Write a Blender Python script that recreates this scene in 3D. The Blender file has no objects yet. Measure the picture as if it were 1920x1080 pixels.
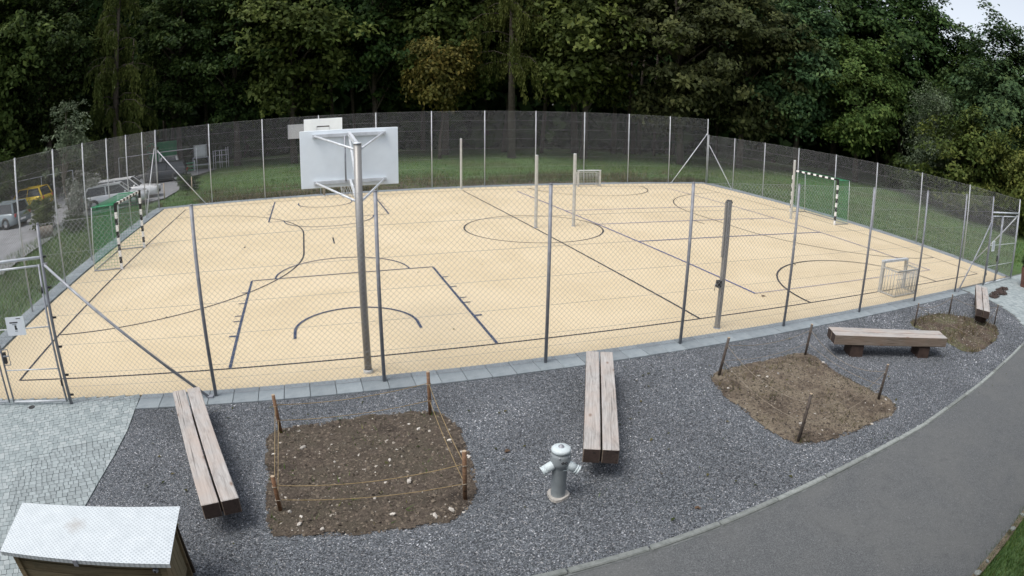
import bpy, bmesh, math, random
import numpy as np
from mathutils import Vector, Matrix, noise

scene = bpy.context.scene
COL = scene.collection
PI = math.pi
random.seed(7)

# ------------------------------------------------------------------ camera, world, sun, exposure
cam = bpy.data.cameras.new('camera')
cam_ob = bpy.data.objects.new('camera', cam)
COL.objects.link(cam_ob)
scene.camera = cam_ob
cam.type = 'PANO'                                   # the photo comes from a wide webcam lens with barrel distortion
cam.panorama_type = 'FISHEYE_LENS_POLYNOMIAL'
cam.sensor_width = 36.0
cam.fisheye_fov = math.radians(180)
cam.fisheye_polynomial_k0 = 0.0
cam.fisheye_polynomial_k1 = -0.04542435674859886
cam.fisheye_polynomial_k2 = -0.0001080010223098857
cam.fisheye_polynomial_k3 = 1.1018576478940136e-05
cam.fisheye_polynomial_k4 = -7.654813753778397e-07
cam.shift_x = 0.0272
cam.shift_y = -0.00944
cam.clip_start = 0.05
cam.clip_end = 3000
RIGHT = Vector((0.95938214, -0.28210757, 0.00110880))
UP = Vector((0.07792280, 0.26877070, 0.96004706))
FWD = Vector((0.27113455, 0.92096560, -0.27983642))
m3 = Matrix((RIGHT, UP, -FWD)).transposed()
cam_ob.matrix_world = Matrix.Translation((-7.7778, -10.1338, 4.2728)) @ m3.to_4x4()

SUN_EL, SUN_AZ = math.radians(62), math.radians(248)   # azimuth clockwise from +Y
world = bpy.data.worlds.new('World')
scene.world = world
world.use_nodes = True
wn = world.node_tree.nodes
wn.clear()
wo = wn.new('ShaderNodeOutputWorld')
wb = wn.new('ShaderNodeBackground')
sky = wn.new('ShaderNodeTexSky')
sky.sky_type = 'NISHITA'
sky.sun_disc = False
sky.sun_elevation = SUN_EL
sky.sun_rotation = SUN_AZ
sky.air_density = 1.0
sky.dust_density = 3.0
sky.ozone_density = 1.0
hs = wn.new('ShaderNodeHueSaturation')
hs.inputs['Saturation'].default_value = 0.36
wb.inputs['Strength'].default_value = 0.15
world.node_tree.links.new(sky.outputs[0], hs.inputs['Color'])
world.node_tree.links.new(hs.outputs[0], wb.inputs['Color'])
world.node_tree.links.new(wb.outputs[0], wo.inputs['Surface'])
sl = bpy.data.lights.new('sun', 'SUN')
sl.energy = 1.0
sl.angle = math.radians(28)
sl.color = (1.0, 0.96, 0.9)
so = bpy.data.objects.new('sun', sl)
COL.objects.link(so)
sd = Vector((math.sin(SUN_AZ) * math.cos(SUN_EL), math.cos(SUN_AZ) * math.cos(SUN_EL), math.sin(SUN_EL)))
so.rotation_euler = sd.to_track_quat('Z', 'Y').to_euler()
so.location = sd * 60
vs = scene.view_settings
vs.view_transform = 'Standard'
vs.look = 'None'
vs.exposure = 0.62
vs.gamma = 1
vs.use_curve_mapping = False
scene.cycles.use_denoising = True
scene.cycles.max_bounces = 6
scene.cycles.diffuse_bounces = 3
scene.cycles.transparent_max_bounces = 8

# ------------------------------------------------------------------ object helpers
def thing(name, label, cat, loc=(0, 0, 0), rz=0.0, group=None):
    o = bpy.data.objects.new(name, None)
    COL.objects.link(o)
    o.empty_display_size = 0.2
    o.location = loc
    o.rotation_euler = (0, 0, rz)
    return tag(o, label, cat, group)

def tag(o, label=None, cat=None, group=None, kind=None):
    if label: o['label'] = label
    if cat: o['category'] = cat
    if group: o['group'] = group
    if kind: o['kind'] = kind
    return o

def kids(o):
    return [c for c in bpy.data.objects if c.parent == o]

def copy_thing(root, loc, rz=0.0, label=None, scale=None):
    r = root.copy()
    COL.objects.link(r)
    r.location = loc
    r.rotation_euler = (0, 0, rz)
    if scale: r.scale = scale
    if label: r['label'] = label
    for ch in kids(root):
        c = ch.copy(); COL.objects.link(c); c.parent = r
        for g in kids(ch):
            d = g.copy(); COL.objects.link(d); d.parent = c
    return r

def link_mesh(name, me, parent=None, loc=(0, 0, 0), rot=(0, 0, 0)):
    o = bpy.data.objects.new(name, me)
    COL.objects.link(o)
    o.location = loc
    o.rotation_euler = rot
    if parent: o.parent = parent
    return o

class MB:
    """collects simple solids; build() links them as one mesh object"""
    def __init__(s):
        s.v = []; s.f = []; s.m = []; s.sm = []
    def add(s, verts, faces, mi=0, smooth=False):
        b = len(s.v)
        s.v += [tuple(v) for v in verts]
        for f in faces:
            s.f.append([b + i for i in f]); s.m.append(mi); s.sm.append(smooth)
        return s
    def box(s, c, size, mi=0, rot=None, bev=0.0):
        hx, hy, hz = size[0] / 2, size[1] / 2, size[2] / 2
        if bev <= 0:
            vs_ = [Vector((x * hx, y * hy, z * hz)) for x in (-1, 1) for y in (-1, 1) for z in (-1, 1)]
            fs = [(0, 1, 3, 2), (4, 6, 7, 5), (0, 4, 5, 1), (2, 3, 7, 6), (0, 2, 6, 4), (1, 5, 7, 3)]
        else:
            bm = bmesh.new()
            bmesh.ops.create_cube(bm, size=1)
            bmesh.ops.scale(bm, vec=size, verts=bm.verts)
            bmesh.ops.bevel(bm, geom=bm.edges[:], offset=bev, segments=1, affect='EDGES')
            bm.verts.index_update()
            vs_ = [v.co.copy() for v in bm.verts]
            fs = [[v.index for v in f.verts] for f in bm.faces]
            bm.free()
        if rot is not None:
            vs_ = [rot @ v for v in vs_]
        c = Vector(c)
        return s.add([v + c for v in vs_], fs, mi)
    def tube(s, pts, r, n=8, mi=0, caps=True, smooth=True):
        pts = [Vector(p) for p in pts]
        rs = r if isinstance(r, (list, tuple)) else [r] * len(pts)
        vs_ = []
        for i, p in enumerate(pts):
            d = (pts[min(i + 1, len(pts) - 1)] - pts[max(i - 1, 0)]).normalized()
            a = d.cross(Vector((0, 0, 1)) if abs(d.z) < 0.95 else Vector((1, 0, 0))).normalized()
            b = d.cross(a)
            for k in range(n):
                t = 2 * PI * k / n
                vs_.append(p + (a * math.cos(t) + b * math.sin(t)) * rs[i])
        fs = []
        for i in range(len(pts) - 1):
            for k in range(n):
                k2 = (k + 1) % n
                fs.append((i * n + k, i * n + k2, (i + 1) * n + k2, (i + 1) * n + k))
        s.add(vs_, fs, mi, smooth)
        if caps:
            b = len(s.v) - len(vs_)
            s.f.append([b + k for k in range(n)][::-1]); s.m.append(mi); s.sm.append(False)
            e = b + (len(pts) - 1) * n
            s.f.append([e + k for k in range(n)]); s.m.append(mi); s.sm.append(False)
        return s
    def lathe(s, prof, n=20, mi=0, c=(0, 0, 0)):
        vs_ = []; fs = []
        for (r, z) in prof:
            for k in range(n):
                t = 2 * PI * k / n
                vs_.append((c[0] + r * math.cos(t), c[1] + r * math.sin(t), c[2] + z))
        for i in range(len(prof) - 1):
            for k in range(n):
                k2 = (k + 1) % n
                fs.append((i * n + k, i * n + k2, (i + 1) * n + k2, (i + 1) * n + k))
        s.add(vs_, fs, mi, True)
        return s
    def beam(s, a, b, w, h, mi=0, up=Vector((0, 0, 1))):
        """rectangular bar from a to b"""
        a = Vector(a); b = Vector(b); d = (b - a)
        L = d.length; d.normalize()
        if abs(d.dot(up)) > 0.98: up = Vector((0, 1, 0))
        y = up.cross(d).normalized(); z = d.cross(y)
        rot = Matrix((d, y, z)).transposed()
        return s.box((a + b) / 2, (L, w, h), mi, rot)
    def poly(s, pts, z=0.0, mi=0):
        return s.add([(p[0], p[1], z) for p in pts], [list(range(len(pts)))], mi)
    def mesh(s, name, mats):
        me = bpy.data.meshes.new(name)
        me.from_pydata(s.v, [], s.f)
        for m in (mats if isinstance(mats, (list, tuple)) else [mats]):
            me.materials.append(m)
        me.polygons.foreach_set('material_index', s.m)
        me.polygons.foreach_set('use_smooth', s.sm)
        me.update()
        return me
    def build(s, name, mats, parent=None, loc=(0, 0, 0), rot=(0, 0, 0)):
        return link_mesh(name, s.mesh(name, mats), parent, loc, rot)

def np_mesh(name, V, F, mats, attr=None, smooth=False):
    """V (n,3), F (m,k) arrays -> mesh; attr (m,) a per-face float named tint"""
    V = np.asarray(V, np.float32); F = np.asarray(F, np.int32)
    me = bpy.data.meshes.new(name)
    k = F.shape[1]
    me.vertices.add(len(V)); me.vertices.foreach_set('co', V.ravel())
    me.loops.add(F.size); me.loops.foreach_set('vertex_index', F.ravel())
    me.polygons.add(len(F))
    me.polygons.foreach_set('loop_start', np.arange(0, F.size, k, dtype=np.int32))
    me.polygons.foreach_set('loop_total', np.full(len(F), k, np.int32))
    if smooth: me.polygons.foreach_set('use_smooth', np.ones(len(F), bool))
    for m in (mats if isinstance(mats, (list, tuple)) else [mats]):
        me.materials.append(m)
    if attr is not None:
        a = me.attributes.new('tint', 'FLOAT', 'FACE')
        a.data.foreach_set('value', np.asarray(attr, np.float32))
    me.update(calc_edges=True)
    return me

# ------------------------------------------------------------------ materials
def new_mat(name):
    m = bpy.data.materials.new(name)
    m.use_nodes = True
    nt = m.node_tree
    return m, nt, nt.nodes['Principled BSDF']

def ramp(nt, fac, stops):
    r = nt.nodes.new('ShaderNodeValToRGB')
    els = r.color_ramp.elements
    while len(els) < len(stops): els.new(0.5)
    for e, (p, c) in zip(els, stops):
        e.position = p; e.color = (c[0], c[1], c[2], 1)
    nt.links.new(fac, r.inputs[0])
    return r.outputs[0]

def coords(nt, kind='Object', scale=(1, 1, 1), rot=(0, 0, 0)):
    tc = nt.nodes.new('ShaderNodeTexCoord')
    mp = nt.nodes.new('ShaderNodeMapping')
    mp.inputs['Scale'].default_value = scale
    mp.inputs['Rotation'].default_value = rot
    nt.links.new(tc.outputs[kind], mp.inputs[0])
    return mp.outputs[0]

def tex_noise(nt, co, scale, detail=4, rough=0.55, dist=0.0):
    n = nt.nodes.new('ShaderNodeTexNoise')
    n.inputs['Scale'].default_value = scale
    n.inputs['Detail'].default_value = detail
    n.inputs['Roughness'].default_value = rough
    n.inputs['Distortion'].default_value = dist
    nt.links.new(co, n.inputs['Vector'])
    return n.outputs['Fac']

def mixc(nt, fac, a, b, mode='MIX'):
    m = nt.nodes.new('ShaderNodeMix')
    m.data_type = 'RGBA'; m.blend_type = mode
    for s_, v in ((m.inputs[0], fac), (m.inputs[6], a), (m.inputs[7], b)):
        if isinstance(v, (int, float)): s_.default_value = v
        elif isinstance(v, (tuple, list)): s_.default_value = (v[0], v[1], v[2], 1)
        else: nt.links.new(v, s_)
    return m.outputs[2]

def maprange(nt, val, a, b, c, d):
    m = nt.nodes.new('ShaderNodeMapRange')
    nt.links.new(val, m.inputs[0])
    for i, x in enumerate((a, b, c, d)): m.inputs[i + 1].default_value = x
    return m.outputs[0]

def bump(nt, bsdf, h, strength, dist=0.01):
    b = nt.nodes.new('ShaderNodeBump')
    b.inputs['Strength'].default_value = strength
    b.inputs['Distance'].default_value = dist
    nt.links.new(h, b.inputs['Height'])
    nt.links.new(b.outputs[0], bsdf.inputs['Normal'])

def obj_random(nt):
    return nt.nodes.new('ShaderNodeObjectInfo').outputs['Random']

def plain(name, col, rough=0.5, metal=0.0, var=0.12, scale=6.0, bmp=0.0):
    """one colour with soft mottling"""
    m, nt, b = new_mat(name)
    co = coords(nt)
    n = tex_noise(nt, co, scale, 5)
    lo = tuple(c * (1 - var) for c in col); hi = tuple(min(1, c * (1 + var)) for c in col)
    nt.links.new(ramp(nt, n, [(0.3, lo), (0.7, hi)]), b.inputs['Base Color'])
    b.inputs['Roughness'].default_value = rough
    b.inputs['Metallic'].default_value = metal
    if bmp: bump(nt, b, n, bmp)
    return m

def mat_court():
    m, nt, b = new_mat('court_rubber')
    co = coords(nt)
    fine = tex_noise(nt, co, 55, 3, 0.7)
    mid = tex_noise(nt, co, 7, 5, 0.6)
    big = tex_noise(nt, co, 0.33, 5, 0.65, 0.7)
    streak = tex_noise(nt, coords(nt, 'Object', (0.25, 1.6, 1)), 1.2, 5, 0.65)
    c = ramp(nt, fine, [(0.32, (0.49, 0.395, 0.245)), (0.52, (0.60, 0.495, 0.325)), (0.72, (0.675, 0.575, 0.405))])
    c = mixc(nt, maprange(nt, mid, 0.35, 0.7, 0, 0.35), c, (0.55, 0.45, 0.295))
    c = mixc(nt, maprange(nt, big, 0.42, 0.62, 0, 0.55), c, (0.665, 0.56, 0.39))
    c = mixc(nt, maprange(nt, big, 0.44, 0.28, 0, 0.5), c, (0.52, 0.425, 0.285))
    c = mixc(nt, maprange(nt, streak, 0.58, 0.75, 0, 0.35), c, (0.53, 0.44, 0.31))
    nt.links.new(c, b.inputs['Base Color'])
    b.inputs['Roughness'].default_value = 0.88
    bump(nt, b, fine, 0.3, 0.004)
    return m

def mat_ground():
    m, nt, b = new_mat('meadow_ground')
    co = coords(nt)
    big = tex_noise(nt, co, 0.16, 5, 0.6)
    mid = tex_noise(nt, co, 1.3, 5, 0.65)
    fine = tex_noise(nt, co, 16, 4, 0.7)
    c = ramp(nt, mid, [(0.3, (0.060, 0.115, 0.044)), (0.55, (0.10, 0.175, 0.066)), (0.75, (0.145, 0.205, 0.082))])
    c = mixc(nt, maprange(nt, big, 0.46, 0.66, 0, 0.75), c, (0.078, 0.082, 0.040))
    c = mixc(nt, maprange(nt, fine, 0.35, 0.75, 0, 0.55), c, (0.035, 0.045, 0.018))
    nt.links.new(c, b.inputs['Base Color'])
    b.inputs['Roughness'].default_value = 0.95
    b.inputs['Specular IOR Level'].default_value = 0.1
    bump(nt, b, fine, 0.6, 0.05)
    return m

def mat_gravel_base():
    m, nt, b = new_mat('gravel_base')
    co = coords(nt)
    v = nt.nodes.new('ShaderNodeTexVoronoi')
    v.inputs['Scale'].default_value = 70
    nt.links.new(co, v.inputs['Vector'])
    sep = nt.nodes.new('ShaderNodeSeparateColor')
    nt.links.new(v.outputs['Color'], sep.inputs[0])
    c = ramp(nt, sep.outputs[0], [(0.0, (0.030, 0.034, 0.038)), (0.5, (0.105, 0.118, 0.13)), (0.85, (0.18, 0.198, 0.215)), (1.0, (0.36, 0.35, 0.35))])
    big = tex_noise(nt, co, 0.8, 4)
    c = mixc(nt, maprange(nt, big, 0.4, 0.7, 0, 0.3), c, (0.085, 0.085, 0.09))
    nt.links.new(c, b.inputs['Base Color'])
    b.inputs['Roughness'].default_value = 0.9
    bump(nt, b, v.outputs['Distance'], -0.7, 0.012)
    return m

def mat_tint(name, stops, rough=0.85, spread=0.0):
    """colour per face from the mesh attribute 'tint'"""
    m, nt, b = new_mat(name)
    a = nt.nodes.new('ShaderNodeAttribute'); a.attribute_name = 'tint'
    nt.links.new(ramp(nt, a.outputs['Fac'], stops), b.inputs['Base Color'])
    b.inputs['Roughness'].default_value = rough
    return m

def mat_leaf(name, stops, trans=0.25, var=0.25, rough=0.55):
    m, nt, b = new_mat(name)
    a = nt.nodes.new('ShaderNodeAttribute'); a.attribute_name = 'tint'
    c = ramp(nt, a.outputs['Fac'], stops)
    co = coords(nt)
    n = tex_noise(nt, co, 0.28, 3)
    hsv = nt.nodes.new('ShaderNodeHueSaturation')
    nt.links.new(c, hsv.inputs['Color'])
    nt.links.new(maprange(nt, n, 0.3, 0.7, (1 - var) * 1.10, (1 + var) * 1.10), hsv.inputs['Value'])
    hsv.inputs['Saturation'].default_value = 1.06
    nt.links.new(maprange(nt, obj_random(nt), 0, 1, 0.485, 0.515), hsv.inputs['Hue'])
    nt.links.new(hsv.outputs[0], b.inputs['Base Color'])
    b.inputs['Roughness'].default_value = rough
    b.inputs['Specular IOR Level'].default_value = 0.10
    t = nt.nodes.new('ShaderNodeBsdfTranslucent')
    nt.links.new(hsv.outputs[0], t.inputs['Color'])
    mx = nt.nodes.new('ShaderNodeMixShader')
    mx.inputs[0].default_value = trans
    nt.links.new(b.outputs[0], mx.inputs[1]); nt.links.new(t.outputs[0], mx.inputs[2])
    nt.links.new(mx.outputs[0], nt.nodes['Material Output'].inputs['Surface'])
    return m

def mat_asphalt():
    m, nt, b = new_mat('asphalt')
    co = coords(nt)
    fine = tex_noise(nt, co, 75, 3, 0.85)
    speck = tex_noise(nt, co, 28, 5, 0.8)
    mid = tex_noise(nt, co, 5, 6, 0.7)
    big = tex_noise(nt, co, 0.5, 6, 0.65, 0.8)
    c = ramp(nt, fine, [(0.33, (0.050, 0.055, 0.058)), (0.5, (0.102, 0.109, 0.113)), (0.68, (0.185, 0.19, 0.193))])
    c = mixc(nt, maprange(nt, big, 0.42, 0.62, 0, 0.6), c, (0.130, 0.134, 0.132))
    c = mixc(nt, maprange(nt, mid, 0.5, 0.75, 0, 0.5), c, (0.068, 0.074, 0.078))
    c = mixc(nt, maprange(nt, speck, 0.60, 0.68, 0, 0.8), c, (0.23, 0.235, 0.235))
    c = mixc(nt, maprange(nt, speck, 0.40, 0.33, 0, 0.8), c, (0.04, 0.042, 0.045))
    nt.links.new(c, b.inputs['Base Color'])
    b.inputs['Roughness'].default_value = 0.88
    bump(nt, b, speck, 0.5, 0.006)
    return m

def mat_stone(name, lo, hi, spread=0.35, scale=14, rough=0.85):
    """concrete and stone pieces: mottled, and each copy a little lighter or darker"""
    m, nt, b = new_mat(name)
    co = coords(nt)
    n = tex_noise(nt, co, scale, 6, 0.65)
    n2 = tex_noise(nt, co, scale * 9, 2, 0.7)
    c = ramp(nt, n, [(0.3, lo), (0.7, hi)])
    c = mixc(nt, maprange(nt, n2, 0.45, 0.8, 0, 0.35), c, tuple(x * 0.6 for x in lo))
    hsv = nt.nodes.new('ShaderNodeHueSaturation')
    nt.links.new(c, hsv.inputs['Color'])
    nt.links.new(maprange(nt, obj_random(nt), 0, 1, 1 - spread, 1 + spread), hsv.inputs['Value'])
    nt.links.new(hsv.outputs[0], b.inputs['Base Color'])
    b.inputs['Roughness'].default_value = rough
    bump(nt, b, n2, 0.25, 0.003)
    return m

def mat_wood(name, lo, mid, hi, knot=(0.16, 0.09, 0.055), knots=True, rough=0.75):
    """grain runs along local X"""
    m, nt, b = new_mat(name)
    rnd = nt.nodes.new('ShaderNodeObjectInfo')
    tc = nt.nodes.new('ShaderNodeTexCoord')
    off = nt.nodes.new('ShaderNodeVectorMath'); off.operation = 'MULTIPLY_ADD'
    cmb = nt.nodes.new('ShaderNodeCombineXYZ')
    for i in range(3): nt.links.new(rnd.outputs['Random'], cmb.inputs[i])
    nt.links.new(cmb.outputs[0], off.inputs[0])
    off.inputs[1].default_value = (37, 11, 5)
    nt.links.new(tc.outputs['Object'], off.inputs[2])
    mp = nt.nodes.new('ShaderNodeMapping'); mp.inputs['Scale'].default_value = (0.55, 9, 9)
    nt.links.new(off.outputs[0], mp.inputs[0])
    grain = tex_noise(nt, mp.outputs[0], 4.5, 6, 0.65, 0.9)
    mp2 = nt.nodes.new('ShaderNodeMapping'); mp2.inputs['Scale'].default_value = (1.3, 2.2, 2.2)
    nt.links.new(off.outputs[0], mp2.inputs[0])
    blot = tex_noise(nt, mp2.outputs[0], 1.3, 4, 0.6)
    c = ramp(nt, grain, [(0.28, lo), (0.5, mid), (0.72, hi)])
    c = mixc(nt, maprange(nt, blot, 0.42, 0.7, 0, 0.7), c, (mid[0] * 1.06, mid[1] * 0.90, mid[2] * 0.80))
    if knots:
        v = nt.nodes.new('ShaderNodeTexVoronoi'); v.inputs['Scale'].default_value = 1.0
        mp3 = nt.nodes.new('ShaderNodeMapping'); mp3.inputs['Scale'].default_value = (2.6, 5.5, 5.5)
        nt.links.new(off.outputs[0], mp3.inputs[0]); nt.links.new(mp3.outputs[0], v.inputs['Vector'])
        c = mixc(nt, maprange(nt, v.outputs['Distance'], 0.04, 0.17, 0.85, 0), c, knot)
    mp4 = nt.nodes.new('ShaderNodeMapping'); mp4.inputs['Scale'].default_value = (0.9, 3.0, 3.0)
    nt.links.new(off.outputs[0], mp4.inputs[0])
    dirt = tex_noise(nt, mp4.outputs[0], 2.1, 6, 0.7, 0.6)
    c = mixc(nt, maprange(nt, dirt, 0.52, 0.72, 0, 0.55), c, tuple(x * 0.62 for x in lo))
    mp5 = nt.nodes.new('ShaderNodeMapping'); mp5.inputs['Scale'].default_value = (0.22, 14, 14)
    nt.links.new(off.outputs[0], mp5.inputs[0])
    crack = tex_noise(nt, mp5.outputs[0], 2.0, 2, 0.5, 0.4)
    c = mixc(nt, maprange(nt, crack, 0.66, 0.70, 0, 0.8), c, tuple(x * 0.35 for x in lo))
    nt.links.new(c, b.inputs['Base Color'])
    b.inputs['Roughness'].default_value = rough
    bump(nt, b, grain, 0.35, 0.004)
    return m

def mat_soil(name, a, bcol, c3, patch=None):
    m, nt, b = new_mat(name)
    co = coords(nt)
    big = tex_noise(nt, co, 1.1, 4, 0.6, .5)
    mid = tex_noise(nt, co, 5.5, 6, 0.7)
    fine = tex_noise(nt, co, 40, 4, 0.75)
    c = ramp(nt, mid, [(0.32, a), (0.52, bcol), (0.7, c3)])
    if patch:
        c = mixc(nt, maprange(nt, big, 0.46, 0.56, 0, 0.85), c, patch)
        c = mixc(nt, maprange(nt, big, 0.46, 0.36, 0, 0.8), c, tuple(x * 0.7 for x in a))
    c = mixc(nt, maprange(nt, fine, 0.40, 0.7, 0, 0.75), c, tuple(x * 0.42 for x in a))
    nt.links.new(c, b.inputs['Base Color'])
    b.inputs['Roughness'].default_value = 0.97
    bump(nt, b, fine, 0.9, 0.02)
    return m

def mat_tread():
    """galvanised tread plate: small raised lozenges in two directions"""
    m, nt, b = new_mat('tread_plate')
    tc = nt.nodes.new('ShaderNodeTexCoord')
    def waves(rot):
        mp = nt.nodes.new('ShaderNodeMapping'); mp.inputs['Rotation'].default_value = (0, 0, rot)
        nt.links.new(tc.outputs['Object'], mp.inputs[0])
        w = nt.nodes.new('ShaderNodeTexWave'); w.inputs['Scale'].default_value = 8.5
        w.inputs['Distortion'].default_value = 0.0
        nt.links.new(mp.outputs[0], w.inputs['Vector'])
        return w.outputs['Fac']
    w1, w2 = waves(PI / 4), waves(-PI / 4)
    mul = nt.nodes.new('ShaderNodeMath'); mul.operation = 'MULTIPLY'
    nt.links.new(w1, mul.inputs[0]); nt.links.new(w2, mul.inputs[1])
    n = tex_noise(nt, tc.outputs['Object'], 5, 6, 0.7)
    c = ramp(nt, n, [(0.3, (0.58, 0.63, 0.655)), (0.6, (0.68, 0.73, 0.755)), (0.8, (0.74, 0.77, 0.785))])
    c = mixc(nt, maprange(nt, mul.outputs[0], 0.15, 0.55, 0.0, 0.62), c, (0.37, 0.415, 0.44))
    mp = nt.nodes.new('ShaderNodeMapping')
    mp.inputs['Location'].default_value = (0.16 * 4.4, -0.1 * 4.4, 0); mp.inputs['Scale'].default_value = (4.4, 4.4, 4.4)
    nt.links.new(tc.outputs['Object'], mp.inputs[0])
    ln = nt.nodes.new('ShaderNodeVectorMath'); ln.operation = 'LENGTH'
    nt.links.new(mp.outputs[0], ln.inputs[0])
    sm = nt.nodes.new('ShaderNodeMath'); sm.operation = 'MULTIPLY_ADD'
    nt.links.new(n, sm.inputs[0]); sm.inputs[1].default_value = 1.1
    nt.links.new(ln.outputs['Value'], sm.inputs[2])
    c = mixc(nt, maprange(nt, sm.outputs[0], 0.55, 1.2, 0.75, 0), c, (0.38, 0.35, 0.32))
    nt.links.new(c, b.inputs['Base Color'])
    b.inputs['Metallic'].default_value = 0.25
    b.inputs['Roughness'].default_value = 0.55
    bump(nt, b, mul.outputs[0], 0.5, 0.004)
    return m

M = {}
M['court'] = mat_court()
M['ground'] = mat_ground()
M['gravel_base'] = mat_gravel_base()
M['gravel'] = mat_tint('gravel_stone', [(0.0, (0.020, 0.023, 0.027)), (0.35, (0.084, 0.093, 0.107)), (0.62, (0.157, 0.171, 0.195)), (0.82, (0.285, 0.303, 0.333)), (1.0, (0.62, 0.635, 0.66))])
M['asphalt'] = mat_asphalt()
M['slab'] = mat_stone('concrete_slab', (0.20, 0.235, 0.255), (0.275, 0.31, 0.33), 0.12, 5)
M['paver'] = mat_stone('paver_stone', (0.26, 0.30, 0.308), (0.33, 0.37, 0.378), 0.15, 9)
M['paver_tint'] = mat_tint('paver_stone_field', [(0, (0.245, 0.285, 0.292)), (.5, (0.30, 0.345, 0.352)), (1, (0.36, 0.40, 0.405))])
M['paver_dark'] = plain('paver_joint_sand', (0.13, 0.14, 0.14), 0.95, 0, 0.3, 12)
M['kerb'] = mat_stone('kerb_stone', (0.17, 0.19, 0.18), (0.30, 0.32, 0.31), 0.25, 14)
M['road'] = plain('lane_asphalt', (0.20, 0.205, 0.215), 0.9, 0, 0.2, 1.2)
M['line_black'] = plain('line_dark', (0.022, 0.024, 0.032), 0.8, 0, 0.35, 9)
M['line_grey'] = plain('line_slate', (0.040, 0.058, 0.105), 0.8, 0, 0.3, 9)
M['line_blue'] = plain('line_blue', (0.03, 0.06, 0.27), 0.8, 0, 0.3, 9)
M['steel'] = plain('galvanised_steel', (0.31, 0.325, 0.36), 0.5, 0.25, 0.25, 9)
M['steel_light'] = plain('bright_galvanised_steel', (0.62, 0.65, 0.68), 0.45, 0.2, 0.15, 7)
M['steel_shaded'] = plain('shaded_galvanised_steel', (0.235, 0.245, 0.27), 0.55, 0.25, 0.2, 9)  # shade painted in: darker copy of the galvanised steel for the near posts
M['steel_lit'] = plain('lit_galvanised_steel', (0.46, 0.48, 0.50), 0.45, 0.2, 0.15, 9)  # light painted in: paler copy of the same steel for the other posts
M['wire'] = plain('galvanised_wire', (0.36, 0.37, 0.385), 0.5, 0.2, 0.1, 3)
M['alu'] = plain('aluminium', (0.50, 0.50, 0.48), 0.45, 0.3, 0.12, 6)
M['alu_dark'] = plain('weathered_aluminium', (0.29, 0.285, 0.275), 0.42, 0.35, 0.08, 3)
M['white'] = plain('white_paint', (0.80, 0.80, 0.80), 0.45, 0, 0.06, 5)
M['black'] = plain('black_paint', (0.018, 0.018, 0.02), 0.5, 0, 0.2, 5)
M['board'] = plain('backboard_white', (0.80, 0.86, 0.90), 0.4, 0, 0.05, 2.5)
M['net_green'] = plain('green_net_cord', (0.03, 0.26, 0.11), 0.8, 0, 0.2, 4)
M['green_tube'] = plain('green_painted_tube', (0.05, 0.28, 0.15), 0.5, 0, 0.1, 4)
M['chain'] = plain('net_chain', (0.62, 0.64, 0.66), 0.4, 0.3, 0.1, 9)
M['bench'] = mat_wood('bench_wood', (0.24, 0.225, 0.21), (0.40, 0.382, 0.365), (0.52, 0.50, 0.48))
M['bench_end_shaded'] = mat_wood('shaded_end_grain', (0.03, 0.021, 0.018), (0.05, 0.035, 0.03), (0.075, 0.052, 0.044), knots=False)  # dark end grain, with the shade on the bench ends painted in
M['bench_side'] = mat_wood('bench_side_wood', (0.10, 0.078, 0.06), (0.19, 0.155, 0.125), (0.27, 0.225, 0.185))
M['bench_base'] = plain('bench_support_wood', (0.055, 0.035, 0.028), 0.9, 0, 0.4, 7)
M['stake'] = mat_wood('stake_wood', (0.11, 0.06, 0.035), (0.20, 0.115, 0.065), (0.30, 0.19, 0.115), knots=False)
M['stake_dark'] = mat_wood('weathered_stake_wood', (0.05, 0.04, 0.035), (0.085, 0.07, 0.06), (0.14, 0.115, 0.095), knots=False)
M['cut_wood'] = plain('cut_wood', (0.42, 0.33, 0.23), 0.8, 0, 0.15, 20)
M['rope_tan'] = plain('tan_rope', (0.29, 0.215, 0.11), 0.9, 0, 0.2, 30)
M['rope_grey'] = plain('weathered_rope', (0.26, 0.22, 0.17), 0.9, 0, 0.25, 30)
M['rope_dark'] = plain('dark_rope', (0.075, 0.06, 0.05), 0.9, 0, 0.25, 30)
M['soil_dark'] = mat_soil('dark_soil', (0.056, 0.043, 0.033), (0.112, 0.088, 0.068), (0.17, 0.14, 0.108), (0.092, 0.078, 0.056))
M['soil_pale'] = mat_soil('dry_soil', (0.085, 0.062, 0.044), (0.175, 0.138, 0.10), (0.28, 0.23, 0.17), (0.25, 0.21, 0.152))
M['soil_red'] = mat_soil('weedy_soil', (0.06, 0.043, 0.03), (0.125, 0.085, 0.062), (0.19, 0.14, 0.10), (0.12, 0.13, 0.055))
M['pebble'] = mat_stone('pale_pebble', (0.38, 0.35, 0.31), (0.60, 0.57, 0.52), 0.3, 20)
M['clod'] = mat_tint('soil_clod', [(0.0, (0.035, 0.027, 0.02)), (0.6, (0.12, 0.094, 0.072)), (0.955, (0.17, 0.14, 0.105)), (0.988, (0.36, 0.33, 0.285)), (1.0, (0.58, 0.55, 0.5))])
M['hydrant'] = plain('hydrant_grey_paint', (0.25, 0.28, 0.295), 0.5, 0, 0.1, 7)
M['hydrant_cap'] = plain('hydrant_pale_cap', (0.55, 0.62, 0.64), 0.5, 0, 0.08, 9)
M['concrete'] = plain('pale_concrete', (0.42, 0.40, 0.37), 0.9, 0, 0.2, 12)
M['box_wood'] = mat_wood('box_wood', (0.15, 0.12, 0.065), (0.24, 0.20, 0.12), (0.33, 0.28, 0.18))
M['box_dark'] = plain('box_dark_wood', (0.05, 0.036, 0.024), 0.85, 0, 0.3, 9)
M['tread'] = mat_tread()
M['bark'] = mat_soil('bark', (0.045, 0.036, 0.028), (0.085, 0.07, 0.055), (0.12, 0.10, 0.08))
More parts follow.
